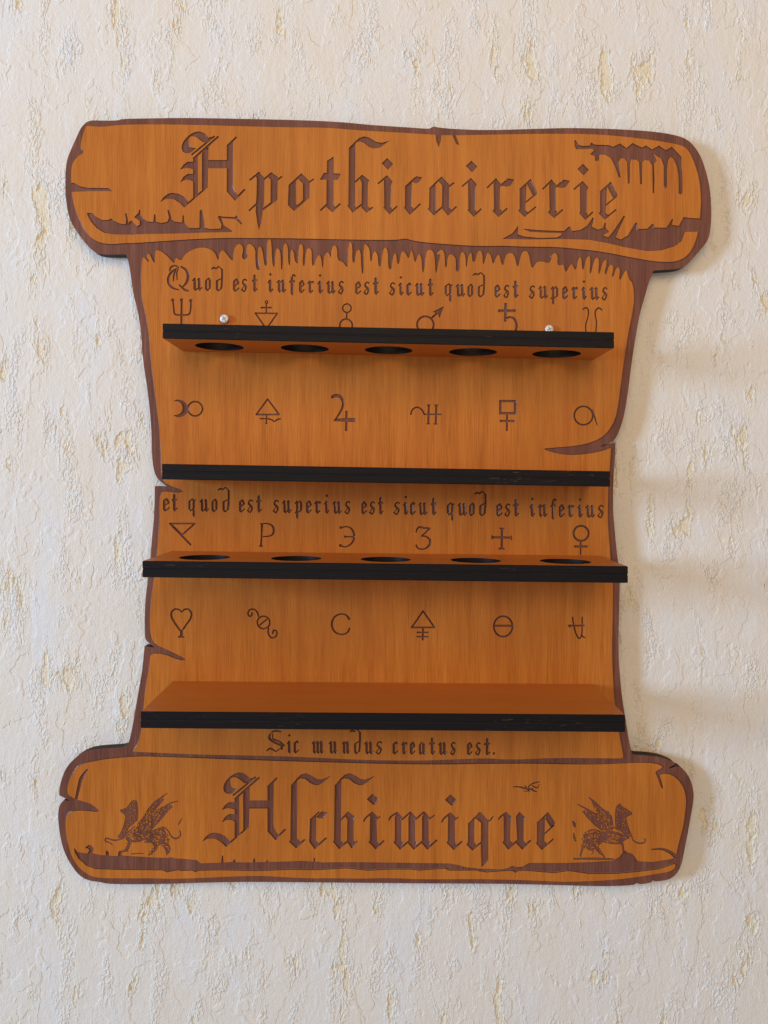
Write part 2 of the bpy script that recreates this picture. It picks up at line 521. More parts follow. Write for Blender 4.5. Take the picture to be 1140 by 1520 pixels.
BOTTOM = (
    BL((900, 166), (740, 168), (600, 180), (480, 192), (380, 212), (290, 230), (230, 265), (190, 330), (160, 400), (148, 470), (158, 510), (200, 535), (235, 552),
       (300, 570), (370, 592), (432, 650), (428, 658), (390, 660), (300, 648), (200, 652), (162, 672), (140, 706), (134, 720),
       (132, 800), (145, 900), (165, 980), (190, 1060), (230, 1130), (290, 1190), (350, 1230), (430, 1250), (600, 1253), (960, 1252))
    + GA((30, 450), (250, 445), (550, 430), (720, 428), (900, 440), (1080, 447))
    + GB((30, 426), (300, 430), (500, 425), (700, 435), (1000, 433))
    + GC((60, 598), (400, 605), (700, 618))
    + BR((0, 1163), (250, 1155), (450, 1140), (600, 1120), (750, 1095), (840, 1080), (880, 1050), (884, 1020), (886, 960), (905, 860), (940, 740), (960, 620),
         (970, 490), (950, 405), (910, 345), (860, 302), (810, 288), (752, 297), (764, 330), (786, 408), (772, 416), (735, 310), (714, 273), (792, 236),
         (720, 206), (620, 201), (500, 205), (300, 215), (60, 216))
    + BQ((300, 190), (20, 192))
    + BM((1000, 191), (800, 195), (560, 192), (300, 185), (30, 178))
)
PANELS = [chaikin(TITLE, 2), chaikin(BODY, 1), chaikin(BOTTOM, 2)]

# ------------------------------------------------------------------ carvings inside the panels
K = 'carved_ornament'
NAMES = {}      # part key -> (object name, label)


def key(name, label=None, _c=[0]):
    _c[0] += 1
    k = '%03d' % _c[0]
    NAMES[k] = (name, label)
    return k


k = key('engraved_crack', 'short crack cut into the left end of the top roll')
Pen(k, R1).poly([(90, 640), (150, 640), (200, 668), (270, 683), (455, 685), (490, 713), (300, 712), (90, 720)])
k = key('engraved_ornament', 'torn fringe cut along the lower left of the top roll')
ITEMS.append((k, [
    R1((265, 905), (310, 908), (345, 940), (400, 970), (450, 970), (482, 956), (505, 978), (560, 1002), (610, 1008), (614, 960), (603, 912), (614, 908), (628, 960), (634, 1004),
       (640, 985), (662, 975), (685, 1000), (710, 1025), (736, 1012), (734, 975), (684, 945), (724, 905), (728, 876), (738, 880), (740, 920), (770, 960), (800, 982), (855, 988),
       (862, 920), (874, 918), (880, 985), (930, 997), (980, 985), (996, 950), (980, 880), (992, 878), (1012, 930), (1018, 965), (1050, 985), (1112, 992), (1118, 925), (1128, 930))
    + DA((502, 245), (535, 285), (560, 292), (636, 290), (638, 140), (652, 126), (664, 142), (676, 200), (684, 290), (740, 300), (826, 296), (834, 262), (800, 192),
         (812, 182), (850, 190), (955, 194), (962, 176), (980, 200), (1020, 258), (1008, 258), (960, 212), (835, 204), (852, 268), (930, 318), (922, 327),
         (700, 330), (400, 340), (40, 347))
    + R1((700, 1100), (520, 1098), (420, 1085), (350, 1040), (300, 985), (270, 930))]))
k = key('engraved_ornament', 'ragged drips cut into the upper right of the top roll')
Pen(k, WR).poly([(62, 138), (74, 142), (90, 172), (120, 182), (175, 180), (185, 156), (212, 172), (320, 176), (345, 188), (400, 163), (445, 198), (490, 160), (560, 194), (590, 178),
                 (635, 208), (685, 178), (735, 213), (780, 188), (820, 230), (852, 265), (846, 300), (858, 420), (856, 530), (842, 540), (830, 530), (828, 400), (815, 330), (790, 275),
                 (768, 262), (750, 290), (742, 370), (744, 480), (732, 494), (720, 470), (720, 330), (700, 275), (670, 258), (640, 232), (668, 290), (647, 312), (652, 420),
                 (648, 530), (638, 530), (636, 330), (612, 290), (580, 285), (562, 300), (560, 462), (546, 464), (538, 300), (520, 285), (480, 280), (472, 310),
                 (468, 458), (456, 458), (448, 300), (430, 272), (400, 275), (385, 300), (402, 415), (388, 412), (360, 330), (330, 272), (290, 247), (246, 245), (242, 290),
                 (214, 292), (214, 258), (176, 242), (205, 217), (195, 202), (75, 207), (64, 180)])
k = key('engraved_ornament', 'sweeping torn edge cut along the lower right of the top roll')
ITEMS.append((k, [
    DD((128, 320), (200, 280), (232, 240), (244, 222), (242, 288), (290, 303), (400, 314), (530, 310), (566, 290), (556, 278), (400, 272), (330, 268), (276, 246), (400, 256), (580, 263),
       (614, 232), (624, 228), (642, 263), (700, 255), (750, 225), (790, 165), (800, 165), (786, 232), (830, 252), (866, 242), (880, 203), (890, 203), (886, 238), (914, 270),
       (884, 282), (866, 294), (905, 310), (940, 270), (1020, 150), (1030, 152), (985, 250), (960, 310), (1000, 325), (1050, 295), (1105, 203))
    + WR((522, 745), (530, 793), (600, 790), (634, 755), (645, 757), (652, 782), (740, 783), (782, 716), (788, 720), (780, 763), (830, 770), (866, 704), (900, 711), (1030, 718),
         (1030, 812), (875, 814), (852, 880), (800, 920), (700, 950), (600, 955), (450, 930), (300, 895))
    + DD((760, 326), (560, 320), (330, 324))]))
k = key('engraved_ornament', 'two short nicks cut under the top edge')
Pen(k, T2).poly([(678, 112), (707, 112), (702, 150), (693, 176), (683, 150)]).poly([(750, 112), (765, 112), (786, 166), (772, 162)])

k = key('engraved_ornament', 'ground line with grass cut along the bottom roll')
ITEMS.append((k, [
    BL((208, 985), (220, 992), (240, 1018), (330, 1032), (345, 1000), (330, 985), (306, 985), (335, 955), (360, 958), (385, 985), (375, 1030), (440, 1045), (495, 1048),
       (492, 1020), (500, 1005), (520, 1020), (518, 1050), (600, 1055), (604, 1020), (625, 1005), (640, 1050), (900, 1066), (1080, 1072))
    + GA((40, 292), (100, 305), (200, 312), (250, 318), (275, 340), (420, 335), (425, 285), (433, 285), (436, 334), (500, 330), (512, 308), (525, 332), (643, 334), (648, 306), (658, 306),
         (660, 332), (735, 330), (745, 312), (752, 330), (900, 326), (990, 322), (1070, 328), (1072, 300), (1080, 300), (1082, 328), (1115, 330))
    + GB((30, 320), (250, 318), (550, 322), (900, 327), (960, 338), (1010, 352), (1110, 362))
    + GC((60, 508), (250, 517), (310, 505), (345, 484), (372, 496), (430, 492), (490, 461), (700, 462))
    + BR((0, 1010), (200, 1003), (380, 990), (430, 962), (455, 930), (470, 905), (485, 935), (520, 930), (540, 940), (580, 996), (700, 1002), (850, 978), (905, 960), (905, 1035),
         (870, 1018), (840, 1030), (750, 1060), (600, 1080), (400, 1098), (180, 1098), (20, 1074))
    + GC((700, 548), (450, 527), (395, 530), (370, 545), (345, 528), (250, 532), (130, 542), (40, 528))
    + GB((1110, 374), (900, 376), (868, 362), (830, 364), (700, 376), (640, 368), (500, 368), (350, 376), (200, 360), (40, 370))
    + GA((1080, 388), (900, 385), (700, 394), (400, 389), (265, 392), (235, 402), (215, 390), (140, 394), (120, 388), (40, 402))
    + BL((1080, 1188), (1040, 1200), (1000, 1182), (600, 1177), (400, 1170), (320, 1140), (250, 1080), (215, 1020))]))
k = key('engraved_crack', 'curved crack cut into the left end of the bottom roll')
Pen(k, BL).line([(330, 282), (275, 360), (250, 455), (228, 548)], [14, 32, 30, 22])
k = key('engraved_ornament', 'short curl cut into the lower right of the bottom roll')
Pen(k, BR).line([(688, 900), (780, 898), (850, 930), (900, 975)], [8, 20, 28, 34])
k = key('engraved_ornament', 'thin ground line cut under the right griffin')
Pen(k, BR).line([(60, 976), (200, 974), (385, 978)], [10, 18, 12])


# ---- the large blackletter titles
def capital_a(P):
    P.poly([(655, 118), (600, 65), (540, 40), (480, 48), (410, 88), (350, 150), (322, 215), (325, 265), (350, 298), (395, 308), (440, 295), (506, 240), (465, 243),
            (430, 232), (410, 195), (406, 125), (440, 98), (490, 105), (540, 140), (598, 188)], sm=1)
    P.poly([(598, 188), (655, 112), (690, 108), (640, 160)])
    P.seg((442, 326), (722, 98), 22)
    P.seg((462, 374), (768, 102), 24)
    P.poly([(462, 380), (518, 330), (520, 800), (462, 862)])
    P.poly([(568, 322), (575, 285), (648, 228), (645, 400), (638, 712), (568, 772)])
    P.seg((350, 955), (640, 705), 20)
    P.poly([(58, 898), (110, 830), (160, 795), (210, 783), (290, 798), (350, 832), (405, 890), (350, 958), (300, 905), (230, 862), (170, 855), (120, 862)])
    P.poly([(302, 505), (345, 443), (395, 408), (464, 408), (464, 500), (430, 488), (380, 482), (335, 492)])
    P.poly([(302, 660), (345, 590), (395, 555), (464, 557), (464, 650), (430, 632), (380, 625), (335, 640)])
    P.poly([(630, 388), (872, 388), (872, 487), (630, 487)])
    P.poly([(868, 208), (980, 100), (992, 118), (944, 168), (940, 700), (968, 770), (1012, 822), (962, 875), (868, 768)])
    P.seg((958, 872), (1088, 742), 24)


Z1, Z2, Z3, Z4, Z5, Z6 = Win(230, 190, 8.143), Win(360, 225, 9.5), Win(465, 195, 9.5), Win(550, 225, 9.5), Win(625, 225, 9.5), Win(715, 225, 9.5)
k = key('engraved_word', 'large engraved blackletter word Apothicairerie on the top roll')
capital_a(Pen(k, Z1))
P = Pen(k, Z2)   # p
P.seg((100, 405), (240, 292), 26).poly([(190, 352), (235, 298), (310, 372), (300, 740), (285, 830), (262, 1000), (232, 1110), (208, 1000), (185, 840), (190, 720), (200, 600), (203, 380)])
P.seg((92, 835), (195, 740), 26).seg((300, 395), (412, 298), 24).poly([(355, 352), (410, 296), (497, 357), (492, 680), (395, 745), (398, 398)])
P.seg((285, 818), (480, 672), 30).seg((495, 400), (555, 350), 24)
P.poly([(650, 472), (830, 305), (945, 420), (942, 655), (725, 838), (640, 755)], [(755, 408), (788, 388), (852, 452), (855, 682), (775, 756), (755, 745)]).seg((935, 438), (1005, 388), 22)  # o
P = Pen(k, Z3)   # t h
P.poly([(195, 415), (287, 355), (285, 1030), (318, 1080), (265, 1135), (185, 1068), (188, 690)]).poly([(150, 585), (385, 598), (348, 682), (92, 682)])
P.seg((100, 1118), (195, 1028), 26).seg((262, 1132), (380, 1020), 26)
P.poly([(503, 232), (592, 168), (588, 1040), (612, 1080), (552, 1140), (483, 1055), (495, 1030)])
P.poly([(500, 236), (585, 150), (650, 92), (720, 70), (790, 90), (880, 145), (960, 163), (1040, 142), (1086, 120), (1000, 188), (930, 232), (850, 242), (790, 222), (720, 167), (660, 142), (612, 150), (590, 182)])
P.seg((588, 718), (698, 618), 22).poly([(655, 662), (697, 618), (790, 690), (772, 730), (770, 1050), (795, 1082), (745, 1140), (680, 1075), (685, 730)])
P.seg((548, 1138), (685, 1030), 24).seg((742, 1138), (840, 1070), 24)


def small_i(k, dx=0, dy=0):
    P = Pen(k, Z4, dx, dy)
    P.poly([(235, 92), (318, 175), (245, 256), (157, 165)]).seg((105, 455), (238, 342), 23)
    P.poly([(190, 400), (235, 338), (312, 425), (287, 470), (282, 780), (305, 805), (265, 880), (182, 790), (195, 770)]).seg((262, 876), (376, 770), 23)


small_i(k); small_i(k, 124.9, 3.9); small_i(k, 290.6, 8.5)
P = Pen(k, Z4)   # c
P.poly([(487, 492), (582, 428), (572, 772), (605, 802), (550, 886), (472, 795), (485, 770)]).seg((490, 500), (630, 370), 22)
P.poly([(575, 425), (645, 348), (730, 365), (680, 432), (640, 448)]).seg((548, 884), (704, 736), 23)
P = Pen(k, Z5)   # a
P.poly([(118, 522), (204, 458), (202, 780), (220, 820), (175, 896), (92, 810), (112, 790)]).seg((118, 528), (292, 362), 22)
P.poly([(240, 412), (290, 352), (393, 460), (395, 790), (435, 832), (375, 896), (292, 800), (300, 480)]).seg((172, 894), (298, 782), 23)
P.seg((390, 496), (466, 438), 22).seg((372, 894), (500, 776), 23)


def small_r(k, dx=0, dy=0):
    P = Pen(k, Z6, dx, dy)
    P.seg((75, 514), (210, 382), 23).poly([(168, 452), (205, 382), (268, 452), (257, 510), (260, 815), (285, 832), (235, 917), (150, 840), (175, 810)])
    P.seg((232, 914), (360, 800), 23).seg((250, 494), (335, 418), 22).poly([(295, 455), (370, 377), (460, 395), (400, 483), (350, 494), (280, 484)])


def small_e(k, dx=0, dy=0):
    P = Pen(k, Z6, dx, dy)
    P.poly([(536, 532), (632, 468), (616, 830), (655, 860), (600, 916), (515, 835), (536, 810)]).seg((536, 538), (694, 394), 22)
    P.poly([(640, 466), (690, 392), (784, 577), (718, 616)]).seg((612, 724), (775, 588), 19).seg((598, 914), (764, 780), 21)


small_r(k); small_r(k, 82.4, 1.9); small_e(k); small_e(k, 119.2, 4.0)

k = key('engraved_word', 'large engraved blackletter word Alchimique on the bottom roll')
Y1, Y2, Y3, Y4, Y5 = Win(295, 1140, 8.143), Win(415, 1140, 8.143), Win(530, 1160, 8.143), Win(640, 1160, 8.143), Win(730, 1150, 8.143)
capital_a(Pen(k, Win(295 - 18.7 / 8.143, 1140 + 12 / 8.143, 8.143 / 0.98)))
P = Pen(k, Y2)
FLAG = [(140, 208), (215, 120), (260, 78), (320, 63), (390, 93), (450, 133), (510, 138), (570, 118), (626, 90), (540, 162), (480, 202), (430, 207), (370, 182), (310, 132), (250, 125), (208, 152)]
P.poly(FLAG).poly([(138, 204), (210, 142), (210, 850), (255, 890), (195, 966), (112, 890), (130, 870)]).seg((192, 964), (306, 864), 23)
P.poly([(368, 622), (443, 578), (440, 880), (475, 902), (420, 976), (356, 890)]).seg((370, 630), (480, 530), 20)
P.poly([(440, 592), (510, 522), (580, 538), (530, 608), (480, 608)]).seg((418, 974), (566, 844), 23)
P.poly([(x + 530, y) for x, y in FLAG]).poly([(666, 204), (745, 152), (740, 880), (775, 900), (715, 976), (646, 890), (658, 870)]).seg((740, 628), (834, 532), 21)
P.poly([(785, 572), (830, 527), (918, 592), (895, 630), (895, 880), (925, 900), (865, 966), (815, 890), (820, 620)]).seg((712, 974), (824, 882), 23).seg((862, 964), (940, 886), 21)
P = Pen(k, Y3)
for dx, dy in ((0, 0), (943, 8)):
    Q = Pen(k, Y3, dx / 8.143, dy / 8.143)
    Q.poly([(185, 147), (263, 215), (205, 288), (117, 215)]).poly([(158, 412), (185, 362), (254, 430), (236, 470), (240, 730), (265, 745), (220, 816), (136, 730), (155, 710)])
    Q.line([(80, 490), (105, 440), (185, 375)], [14, 22, 22]).seg((232, 462), (280, 422), 14).seg((217, 814), (326, 714), 22)
for s in (0, 165, 330):
    P.poly([(456 + s, 432), (487 + s, 362), (548 + s, 430), (535 + s, 470), (535 + s, 720), (564 + s, 740), (515 + s, 820), (440 + s, 735), (456 + s, 710)])
P.line([(386, 474), (405, 430), (488, 372)], [14, 22, 22]).seg((540, 464), (650, 366), 20).seg((705, 460), (812, 366), 20)
P.seg((512, 818), (618, 728), 20).seg((680, 818), (784, 728), 20).seg((842, 818), (966, 706), 21).seg((868, 458), (936, 406), 14)
P = Pen(k, Y4)
P.poly([(446, 512), (522, 448), (520, 730), (550, 770), (495, 831), (426, 765), (445, 720)]).seg((448, 522), (594, 374), 22)
P.poly([(525, 432), (590, 365), (690, 470), (690, 950), (610, 1038), (600, 780), (604, 500)]).seg((492, 829), (612, 730), 21).line([(685, 474), (715, 468), (750, 418)], [20, 20, 10])
P = Pen(k, Y5)
P.poly([(142, 492), (175, 446), (244, 515), (225, 560), (220, 800), (266, 830), (195, 901), (130, 820), (145, 790)]).line([(80, 546), (105, 508), (178, 455)], [12, 21, 22])
P.poly([(290, 503), (335, 447), (410, 520), (385, 560), (385, 800), (416, 830), (365, 901), (295, 830), (308, 790)]).seg((192, 899), (308, 796), 22).seg((362, 899), (470, 790), 22)
P.poly([(546, 582), (642, 518), (635, 800), (670, 830), (600, 906), (535, 830), (545, 800)]).seg((548, 588), (684, 458), 20)
P.poly([(645, 532), (680, 450), (769, 582), (712, 634)]).seg((630, 720), (756, 606), 17).seg((598, 904), (744, 776), 18)


# ---- the small blackletter lines: simple pen-stroke alphabet, v up from the baseline, one x-height = 17 px
class Hand:
    H = 17.0
    T, M, HL = 3.9, 3.0, 1.85

    def __init__(s, key, x0, x1, base):
        s.key, s.x0, s.w, s.b = key, x0, x1 - x0, base

    def p(s, u, v):
        return (s.x0 + u * s.w, s.b - v * s.H)

    def stem(s, u, v0=0.0, v1=1.0, t=None):
        x, w = s.x0 + u * s.w, (t or s.T) / 2
        y0, y1 = s.b - v0 * s.H, s.b - v1 * s.H
        ITEMS.append((s.key, [[(x - w, y1 + 1.0), (x, y1 - 1.2), (x + w, y1 + 1.3), (x + w, y0 - 1.2), (x + .3 * w, y0 + 1.5), (x - w, y0 - 1.2)]]))

    def ln(s, *pts, w=None, sm=True):
        ITEMS.append((s.key, [ribbon([s.p(*q) for q in pts], w or s.HL, sm)]))

    def dia(s, u, v, r=2.0):
        x, y = s.p(u, v)
        ITEMS.append((s.key, [[(x, y - r * 1.1), (x + r, y), (x, y + r * 1.1), (x - r, y)]]))

    def draw(s, c):
        T, M = s.T, s.M
        if c == 'i':
            s.stem(.45); s.ln((0, .74), (.42, 1.03)); s.ln((.5, -.06), (1, .24)); s.dia(.5, 1.5, 2.2)
        elif c in 'un':
            s.stem(.25); s.stem(.74); s.ln((-.02, .78), (.25, 1.03)); s.ln((.78, -.06), (1.06, .22))
            s.ln((.28, -.06), (.7, .2)) if c == 'u' else s.ln((.3, .76), (.74, 1.04))
            s.ln((.55, .86), (.74, 1.03)) if c == 'u' else s.ln((.28, -.06), (.45, .14))
        elif c == 'm':
            for u in (.18, .5, .82):
                s.stem(u)
            s.ln((0, .78), (.18, 1.03)); s.ln((.2, .76), (.5, 1.03)); s.ln((.52, .76), (.82, 1.03)); s.ln((.84, -.06), (1.03, .2))
            s.ln((.2, -.06), (.36, .14)); s.ln((.52, -.06), (.68, .14))
        elif c == 'o':
            s.stem(.2, .1, .86, M + .3); s.stem(.8, .16, .88, M + .3); s.ln((.12, .8), (.62, 1.05)); s.ln((.58, 1.05), (.86, .8), w=M)
            s.ln((.4, -.06), (.86, .22)); s.ln((.14, .18), (.42, -.04), w=M)
        elif c == 'd':
            s.stem(.2, .1, .86, M + .3); s.ln((.12, .8), (.75, 1.02)); s.ln((.4, -.06), (.88, .22)); s.ln((.14, .18), (.42, -.04), w=M)
            s.ln((.82, .14), (.9, .7), (.94, 1.3), (.92, 1.85), w=M); s.ln((-.65, 1.84), (-.3, 1.97), (.15, 1.92), (.45, 2.08), (.92, 1.82), w=[1.2, 3.0, 2.6, 1.6, 1.8])
        elif c == 'e':
            s.stem(.22, 0, .9); s.ln((.16, .84), (.6, 1.05)); s.ln((.55, 1.03), (.92, .66), w=M); s.ln((.28, .42), (.95, .68)); s.ln((.35, -.06), (1, .26))
        elif c == 's':
            s.ln((.22, .66), (.28, .86), (.6, 1.02), (.98, .9), w=[2.4, 2.4, 2.0, 2.4]); s.ln((.2, .72), (.5, .56), (.82, .4), (.78, .2), w=[2.2, 3.4, 3.4, 2.4])
            s.ln((.8, .24), (.5, -.05), (.0, .16), w=[2.4, 2.2, 2.4]); s.ln((.0, .1), (.5, .42), w=1.2)
        elif c == 't':
            s.stem(.5, 0, 1.42); s.ln((.02, .9), (1.0, .96), w=M); s.ln((.52, -.06), (1.02, .24))
        elif c == 'f':
            s.stem(.45, -.22, 1.3); s.ln((.02, .9), (.92, .95), w=M); s.ln((.42, 1.28), (.66, 1.5), (1.0, 1.36), w=[1.6, 2.6, 2.6])
        elif c == 'r':
            s.stem(.36); s.ln((0, .76), (.36, 1.03)); s.ln((.42, .76), (.72, .98)); s.dia(.82, .9, 2.3); s.ln((.42, -.06), (.84, .2))
        elif c == 'c':
            s.stem(.26, 0, .9); s.ln((.2, .82), (.62, 1.04)); s.dia(.74, .92, 2.3); s.ln((.36, -.06), (1, .26))
        elif c == 'q':
            s.stem(.2, .1, .86, M + .3); s.ln((.12, .8), (.62, 1.05)); s.ln((.58, 1.05), (.8, .86), w=M); s.stem(.78, -.48, .86, M + .4); s.ln((.28, -.04), (.74, .22)); s.ln((.8, .8), (1.05, .98))
        elif c == 'p':
            s.stem(.3, -.5, .94, M + .4); s.stem(.82, .18, .92, M + .3); s.ln((0, .76), (.3, 1.03)); s.ln((.36, .8), (.72, 1.04)); s.ln((.36, -.04), (.84, .22)); s.ln((0, -.06), (.28, .14))
        elif c == 'a':
            s.stem(.22, 0, .8, M + .4); s.ln((.14, .74), (.58, 1.05)); s.stem(.74, 0, .92); s.ln((.26, -.06), (.68, .2)); s.ln((.78, -.06), (1.05, .22))
        elif c == '.':
            s.dia(.5, .1, 2.2)


def line_of(win, text, base, words, place):
    """text = [[(letter, x0, x1), ...] per word] in window coordinates, base = (x, y, x, y) of the baseline"""
    xa, ya, xb, yb = base
    for w in words:
        name = ''.join(c for c, *_ in w)
        k = key('engraved_word', 'small engraved blackletter word %s %s' % (name, place))
        for c, x0, x1, *wn_ in w:
            W = wn_[0] if wn_ else win
            (px0, _), = W((x0, 0)); (px1, _), = W((x1, 0))
            b = ya + (yb - ya) * ((px0 + px1) / 2 - xa) / (xb - xa)
            if c == 'Q':
                q = Pen(k, WA)
                q.line([(168, 108), (112, 150), (88, 200), (95, 250), (130, 285), (185, 302)], [10, 20, 22, 22, 18, 10]).line([(102, 135), (112, 100), (150, 86), (185, 104)], [14, 14, 12, 10])
                q.line([(200, 92), (250, 128), (266, 180), (252, 235), (215, 278)], [12, 24, 26, 22, 10]).line([(158, 125), (140, 165), (135, 225)], [10, 16, 10]).line([(180, 110), (165, 150), (168, 215)], [8, 12, 8])
                q.line([(185, 255), (235, 300), (272, 312)], [10, 22, 12])
            elif c == 'S':
                q = Pen(k, WI)
                q.line([(100, 82), (90, 125), (140, 160), (200, 190), (200, 228)], [14, 24, 26, 24, 12]).line([(120, 80), (122, 128), (175, 150), (228, 192)], [8, 10, 10, 10])
                q.line([(105, 72), (150, 58), (200, 70)], [10, 18, 8]).line([(62, 240), (100, 216), (150, 246)], [8, 20, 10]).line([(148, 244), (218, 192)], 9, False)
            else:
                Hand(k, px0, px1, b).draw(c)


WA, WB, WC, WD = Win(235, 380, 6), Win(385, 390, 6), Win(560, 390, 6), Win(725, 400, 6)
WE, WF, WG, WH = Win(230, 725, 6), Win(395, 725, 6), Win(560, 725, 6), Win(720, 730, 6)
WI, WJ = Win(385, 1075, 6), Win(555, 1075, 6)


def W_(win, s):
    return [[(c, a, b, win) for c, a, b in w] for w in s]


line_of(WA, None, (293, 430.3, 890, 444.2),
        W_(WA, [[('Q', 85, 270), ('u', 305, 385), ('o', 415, 470), ('d', 510, 572)], [('e', 665, 720), ('s', 740, 790), ('t', 835, 880)]])
        + W_(WB, [[('i', 75, 122), ('n', 158, 230), ('f', 265, 322), ('e', 355, 402), ('r', 430, 487), ('i', 520, 562), ('u', 600, 672), ('s', 702, 752)], [('e', 855, 905), ('s', 930, 980), ('t', 1012, 1060)]])
        + W_(WC, [[('s', 108, 158), ('i', 190, 232), ('c', 260, 304), ('u', 340, 412), ('t', 448, 497)], [('q', 597, 665), ('u', 702, 776), ('o', 802, 856), ('d', 892, 956)]])
        + W_(WD, [[('e', 55, 105), ('s', 135, 185), ('t', 215, 265)], [('s', 362, 414), ('u', 448, 524), ('p', 556, 624), ('e', 658, 706), ('r', 740, 797), ('i', 830, 872), ('u', 905, 980), ('s', 1010, 1058)]]),
        'under the top roll')
line_of(WE, None, (246, 757.6, 894, 767.6),
        W_(WE, [[('e', 70, 130), ('t', 148, 198)], [('q', 295, 360), ('u', 402, 475), ('o', 502, 560), ('d', 600, 662)], [('e', 750, 800), ('s', 822, 875), ('t', 900, 950)]])
        + W_(WF, [[('s', 62, 114), ('u', 147, 220), ('p', 257, 325), ('e', 357, 405), ('r', 432, 490), ('i', 520, 562), ('u', 596, 668), ('s', 700, 750)], [('e', 850, 896), ('s', 920, 970), ('t', 995, 1042)]])
        + W_(WG, [[('s', 147, 200), ('i', 232, 275), ('c', 292, 340), ('u', 370, 440), ('t', 477, 525)], [('q', 617, 682), ('u', 720, 792), ('o', 817, 870), ('d', 906, 968)]])
        + W_(WH, [[('e', 100, 155), ('s', 175, 225), ('t', 248, 300)], [('i', 400, 442), ('n', 475, 548), ('f', 580, 635), ('e', 657, 706), ('r', 735, 792), ('i', 825, 867), ('u', 897, 973), ('s', 1002, 1055)]]),
        'under the second shelf')
line_of(WI, None, (429, 1117.0, 735, 1120.0),
        W_(WI, [[('S', 70, 230), ('i', 250, 285), ('c', 305, 352)], [('m', 470, 570), ('u', 622, 690), ('n', 740, 802), ('d', 842, 900), ('u', 937, 1010), ('s', 1037, 1093)]])
        + W_(WJ, [[('c', 165, 215), ('r', 247, 297), ('e', 322, 367), ('a', 397, 457), ('t', 492, 543), ('u', 577, 645), ('s', 682, 727)], [('e', 830, 876), ('s', 905, 951), ('t', 980, 1035), ('.', 1057, 1080)]]),
        'under the lowest shelf')

# ---- alchemical signs
SY = 'engraved_symbol'
k = key(SY, 'engraved trident sign'); P = Pen(k, WA)
P.line([(130, 395), (138, 470), (148, 518), (205, 526), (272, 520), (288, 470), (290, 400)], 15).seg((208, 395), (205, 625), 17).dot((129, 393), 15).dot((208, 392), 15).dot((290, 398), 15)
k = key(SY, 'engraved inverted triangle under a cross'); P = Pen(k, WA)
P.path([(865, 510), (1060, 512), (962, 650)], 14, True).seg((962, 415), (962, 510), 12).seg((912, 460), (1012, 460), 15).ring((964, 410), 12, 9, n=12)
k = key(SY, 'engraved small circle over a larger circle'); P = Pen(k, WB)
P.ring((780, 405), 38, 13).seg((780, 440), (775, 500), 14).ring((772, 558), 56, 15)
k = key(SY, 'engraved circle with an arrow'); P = Pen(k, WC)
P.ring((428, 552), 74, 17).seg((482, 496), (556, 424), 17).poly([(494, 437), (594, 388), (555, 494), (536, 452)])
k = key(SY, 'engraved cross with a hooked tail'); P = Pen(k, WD)
P.seg((154, 300), (150, 465), 24).seg((86, 368), (245, 368), 24).line([(148, 450), (175, 428), (220, 432), (246, 470), (250, 520), (225, 585)], [12, 18, 20, 20, 18, 14])
k = key(SY, 'engraved ram horns sign'); P = Pen(k, WD)
P.line([(838, 358), (870, 341), (890, 365), (885, 430), (866, 500), (872, 580)], [10, 15, 14, 12, 11, 11]).line([(1012, 364), (985, 343), (956, 365), (951, 410), (962, 470), (955, 580)], [10, 15, 14, 12, 11, 11])
U1, U2, U3 = Win(240, 570, 6.333), Win(480, 570, 6.333), Win(720, 570, 6.333)
k = key(SY, 'engraved crescent joined to a circle'); P = Pen(k, U1)
P.poly([(103, 162), (150, 143), (210, 160), (248, 205), (248, 262), (210, 300), (155, 316), (103, 292), (150, 292), (188, 268), (200, 225), (186, 182), (150, 160)], sm=1).ring((315, 233), 68, 16)
k = key(SY, 'engraved triangle over a cross with a wavy arm'); P = Pen(k, U1)
P.path([(996, 142), (1104, 287), (890, 287)], 15, True).seg((986, 290), (983, 372), 12).seg((922, 325), (1000, 328), 12).line([(1000, 328), (1030, 334), (1060, 352), (1090, 332), (1120, 328)], 14).dot((983, 368), 10)
k = key(SY, 'engraved hooked figure four sign'); P = Pen(k, U2)
P.line([(80, 135), (90, 118), (125, 108), (165, 125), (186, 175), (175, 230), (140, 295), (100, 346)], [16, 30, 32, 28, 24, 20, 17, 14]).poly([(100, 350), (130, 325), (300, 320), (300, 358)]).seg((218, 252), (214, 442), 24)
k = key(SY, 'engraved arch crossed by two upright bars'); P = Pen(k, U2)
P.line([(822, 290), (835, 245), (880, 218), (925, 242), (948, 284)], 15).seg((940, 285), (1112, 285), 13).seg((991, 195), (986, 376), 19).seg((1062, 195), (1055, 380), 19)
P.seg((975, 198), (1008, 198), 12).seg((970, 374), (1002, 374), 12).seg((1045, 198), (1080, 198), 12).seg((1038, 376), (1072, 376), 12)
k = key(SY, 'engraved square over a cross'); P = Pen(k, U3)
P.poly([(132, 150), (296, 150), (296, 286), (132, 286)], [(155, 172), (272, 172), (272, 264), (155, 264)]).seg((207, 280), (205, 442), 19).seg((138, 348), (280, 348), 21)
k = key(SY, 'engraved circle with a short tail'); P = Pen(k, U3)
P.ring((925, 297), 87, 16).line([(1008, 240), (1030, 310), (1057, 394)], [12, 15, 7])
k = key(SY, 'engraved slanted triangle with a long leg'); P = Pen(k, WE)
P.path([(135, 313), (355, 313), (245, 412)], 15, True).seg((130, 308), (322, 505), 18)
k = key(SY, 'engraved letter P shaped sign'); P = Pen(k, WE)
P.line([(954, 318), (950, 420), (945, 512)], [20, 14, 20]).line([(935, 316), (1010, 314), (1054, 345), (1054, 400), (1020, 424), (960, 428)], [10, 13, 19, 19, 13, 10]).seg((928, 514), (962, 514), 14)
k = key(SY, 'engraved reversed letter E shaped sign'); P = Pen(k, WF)
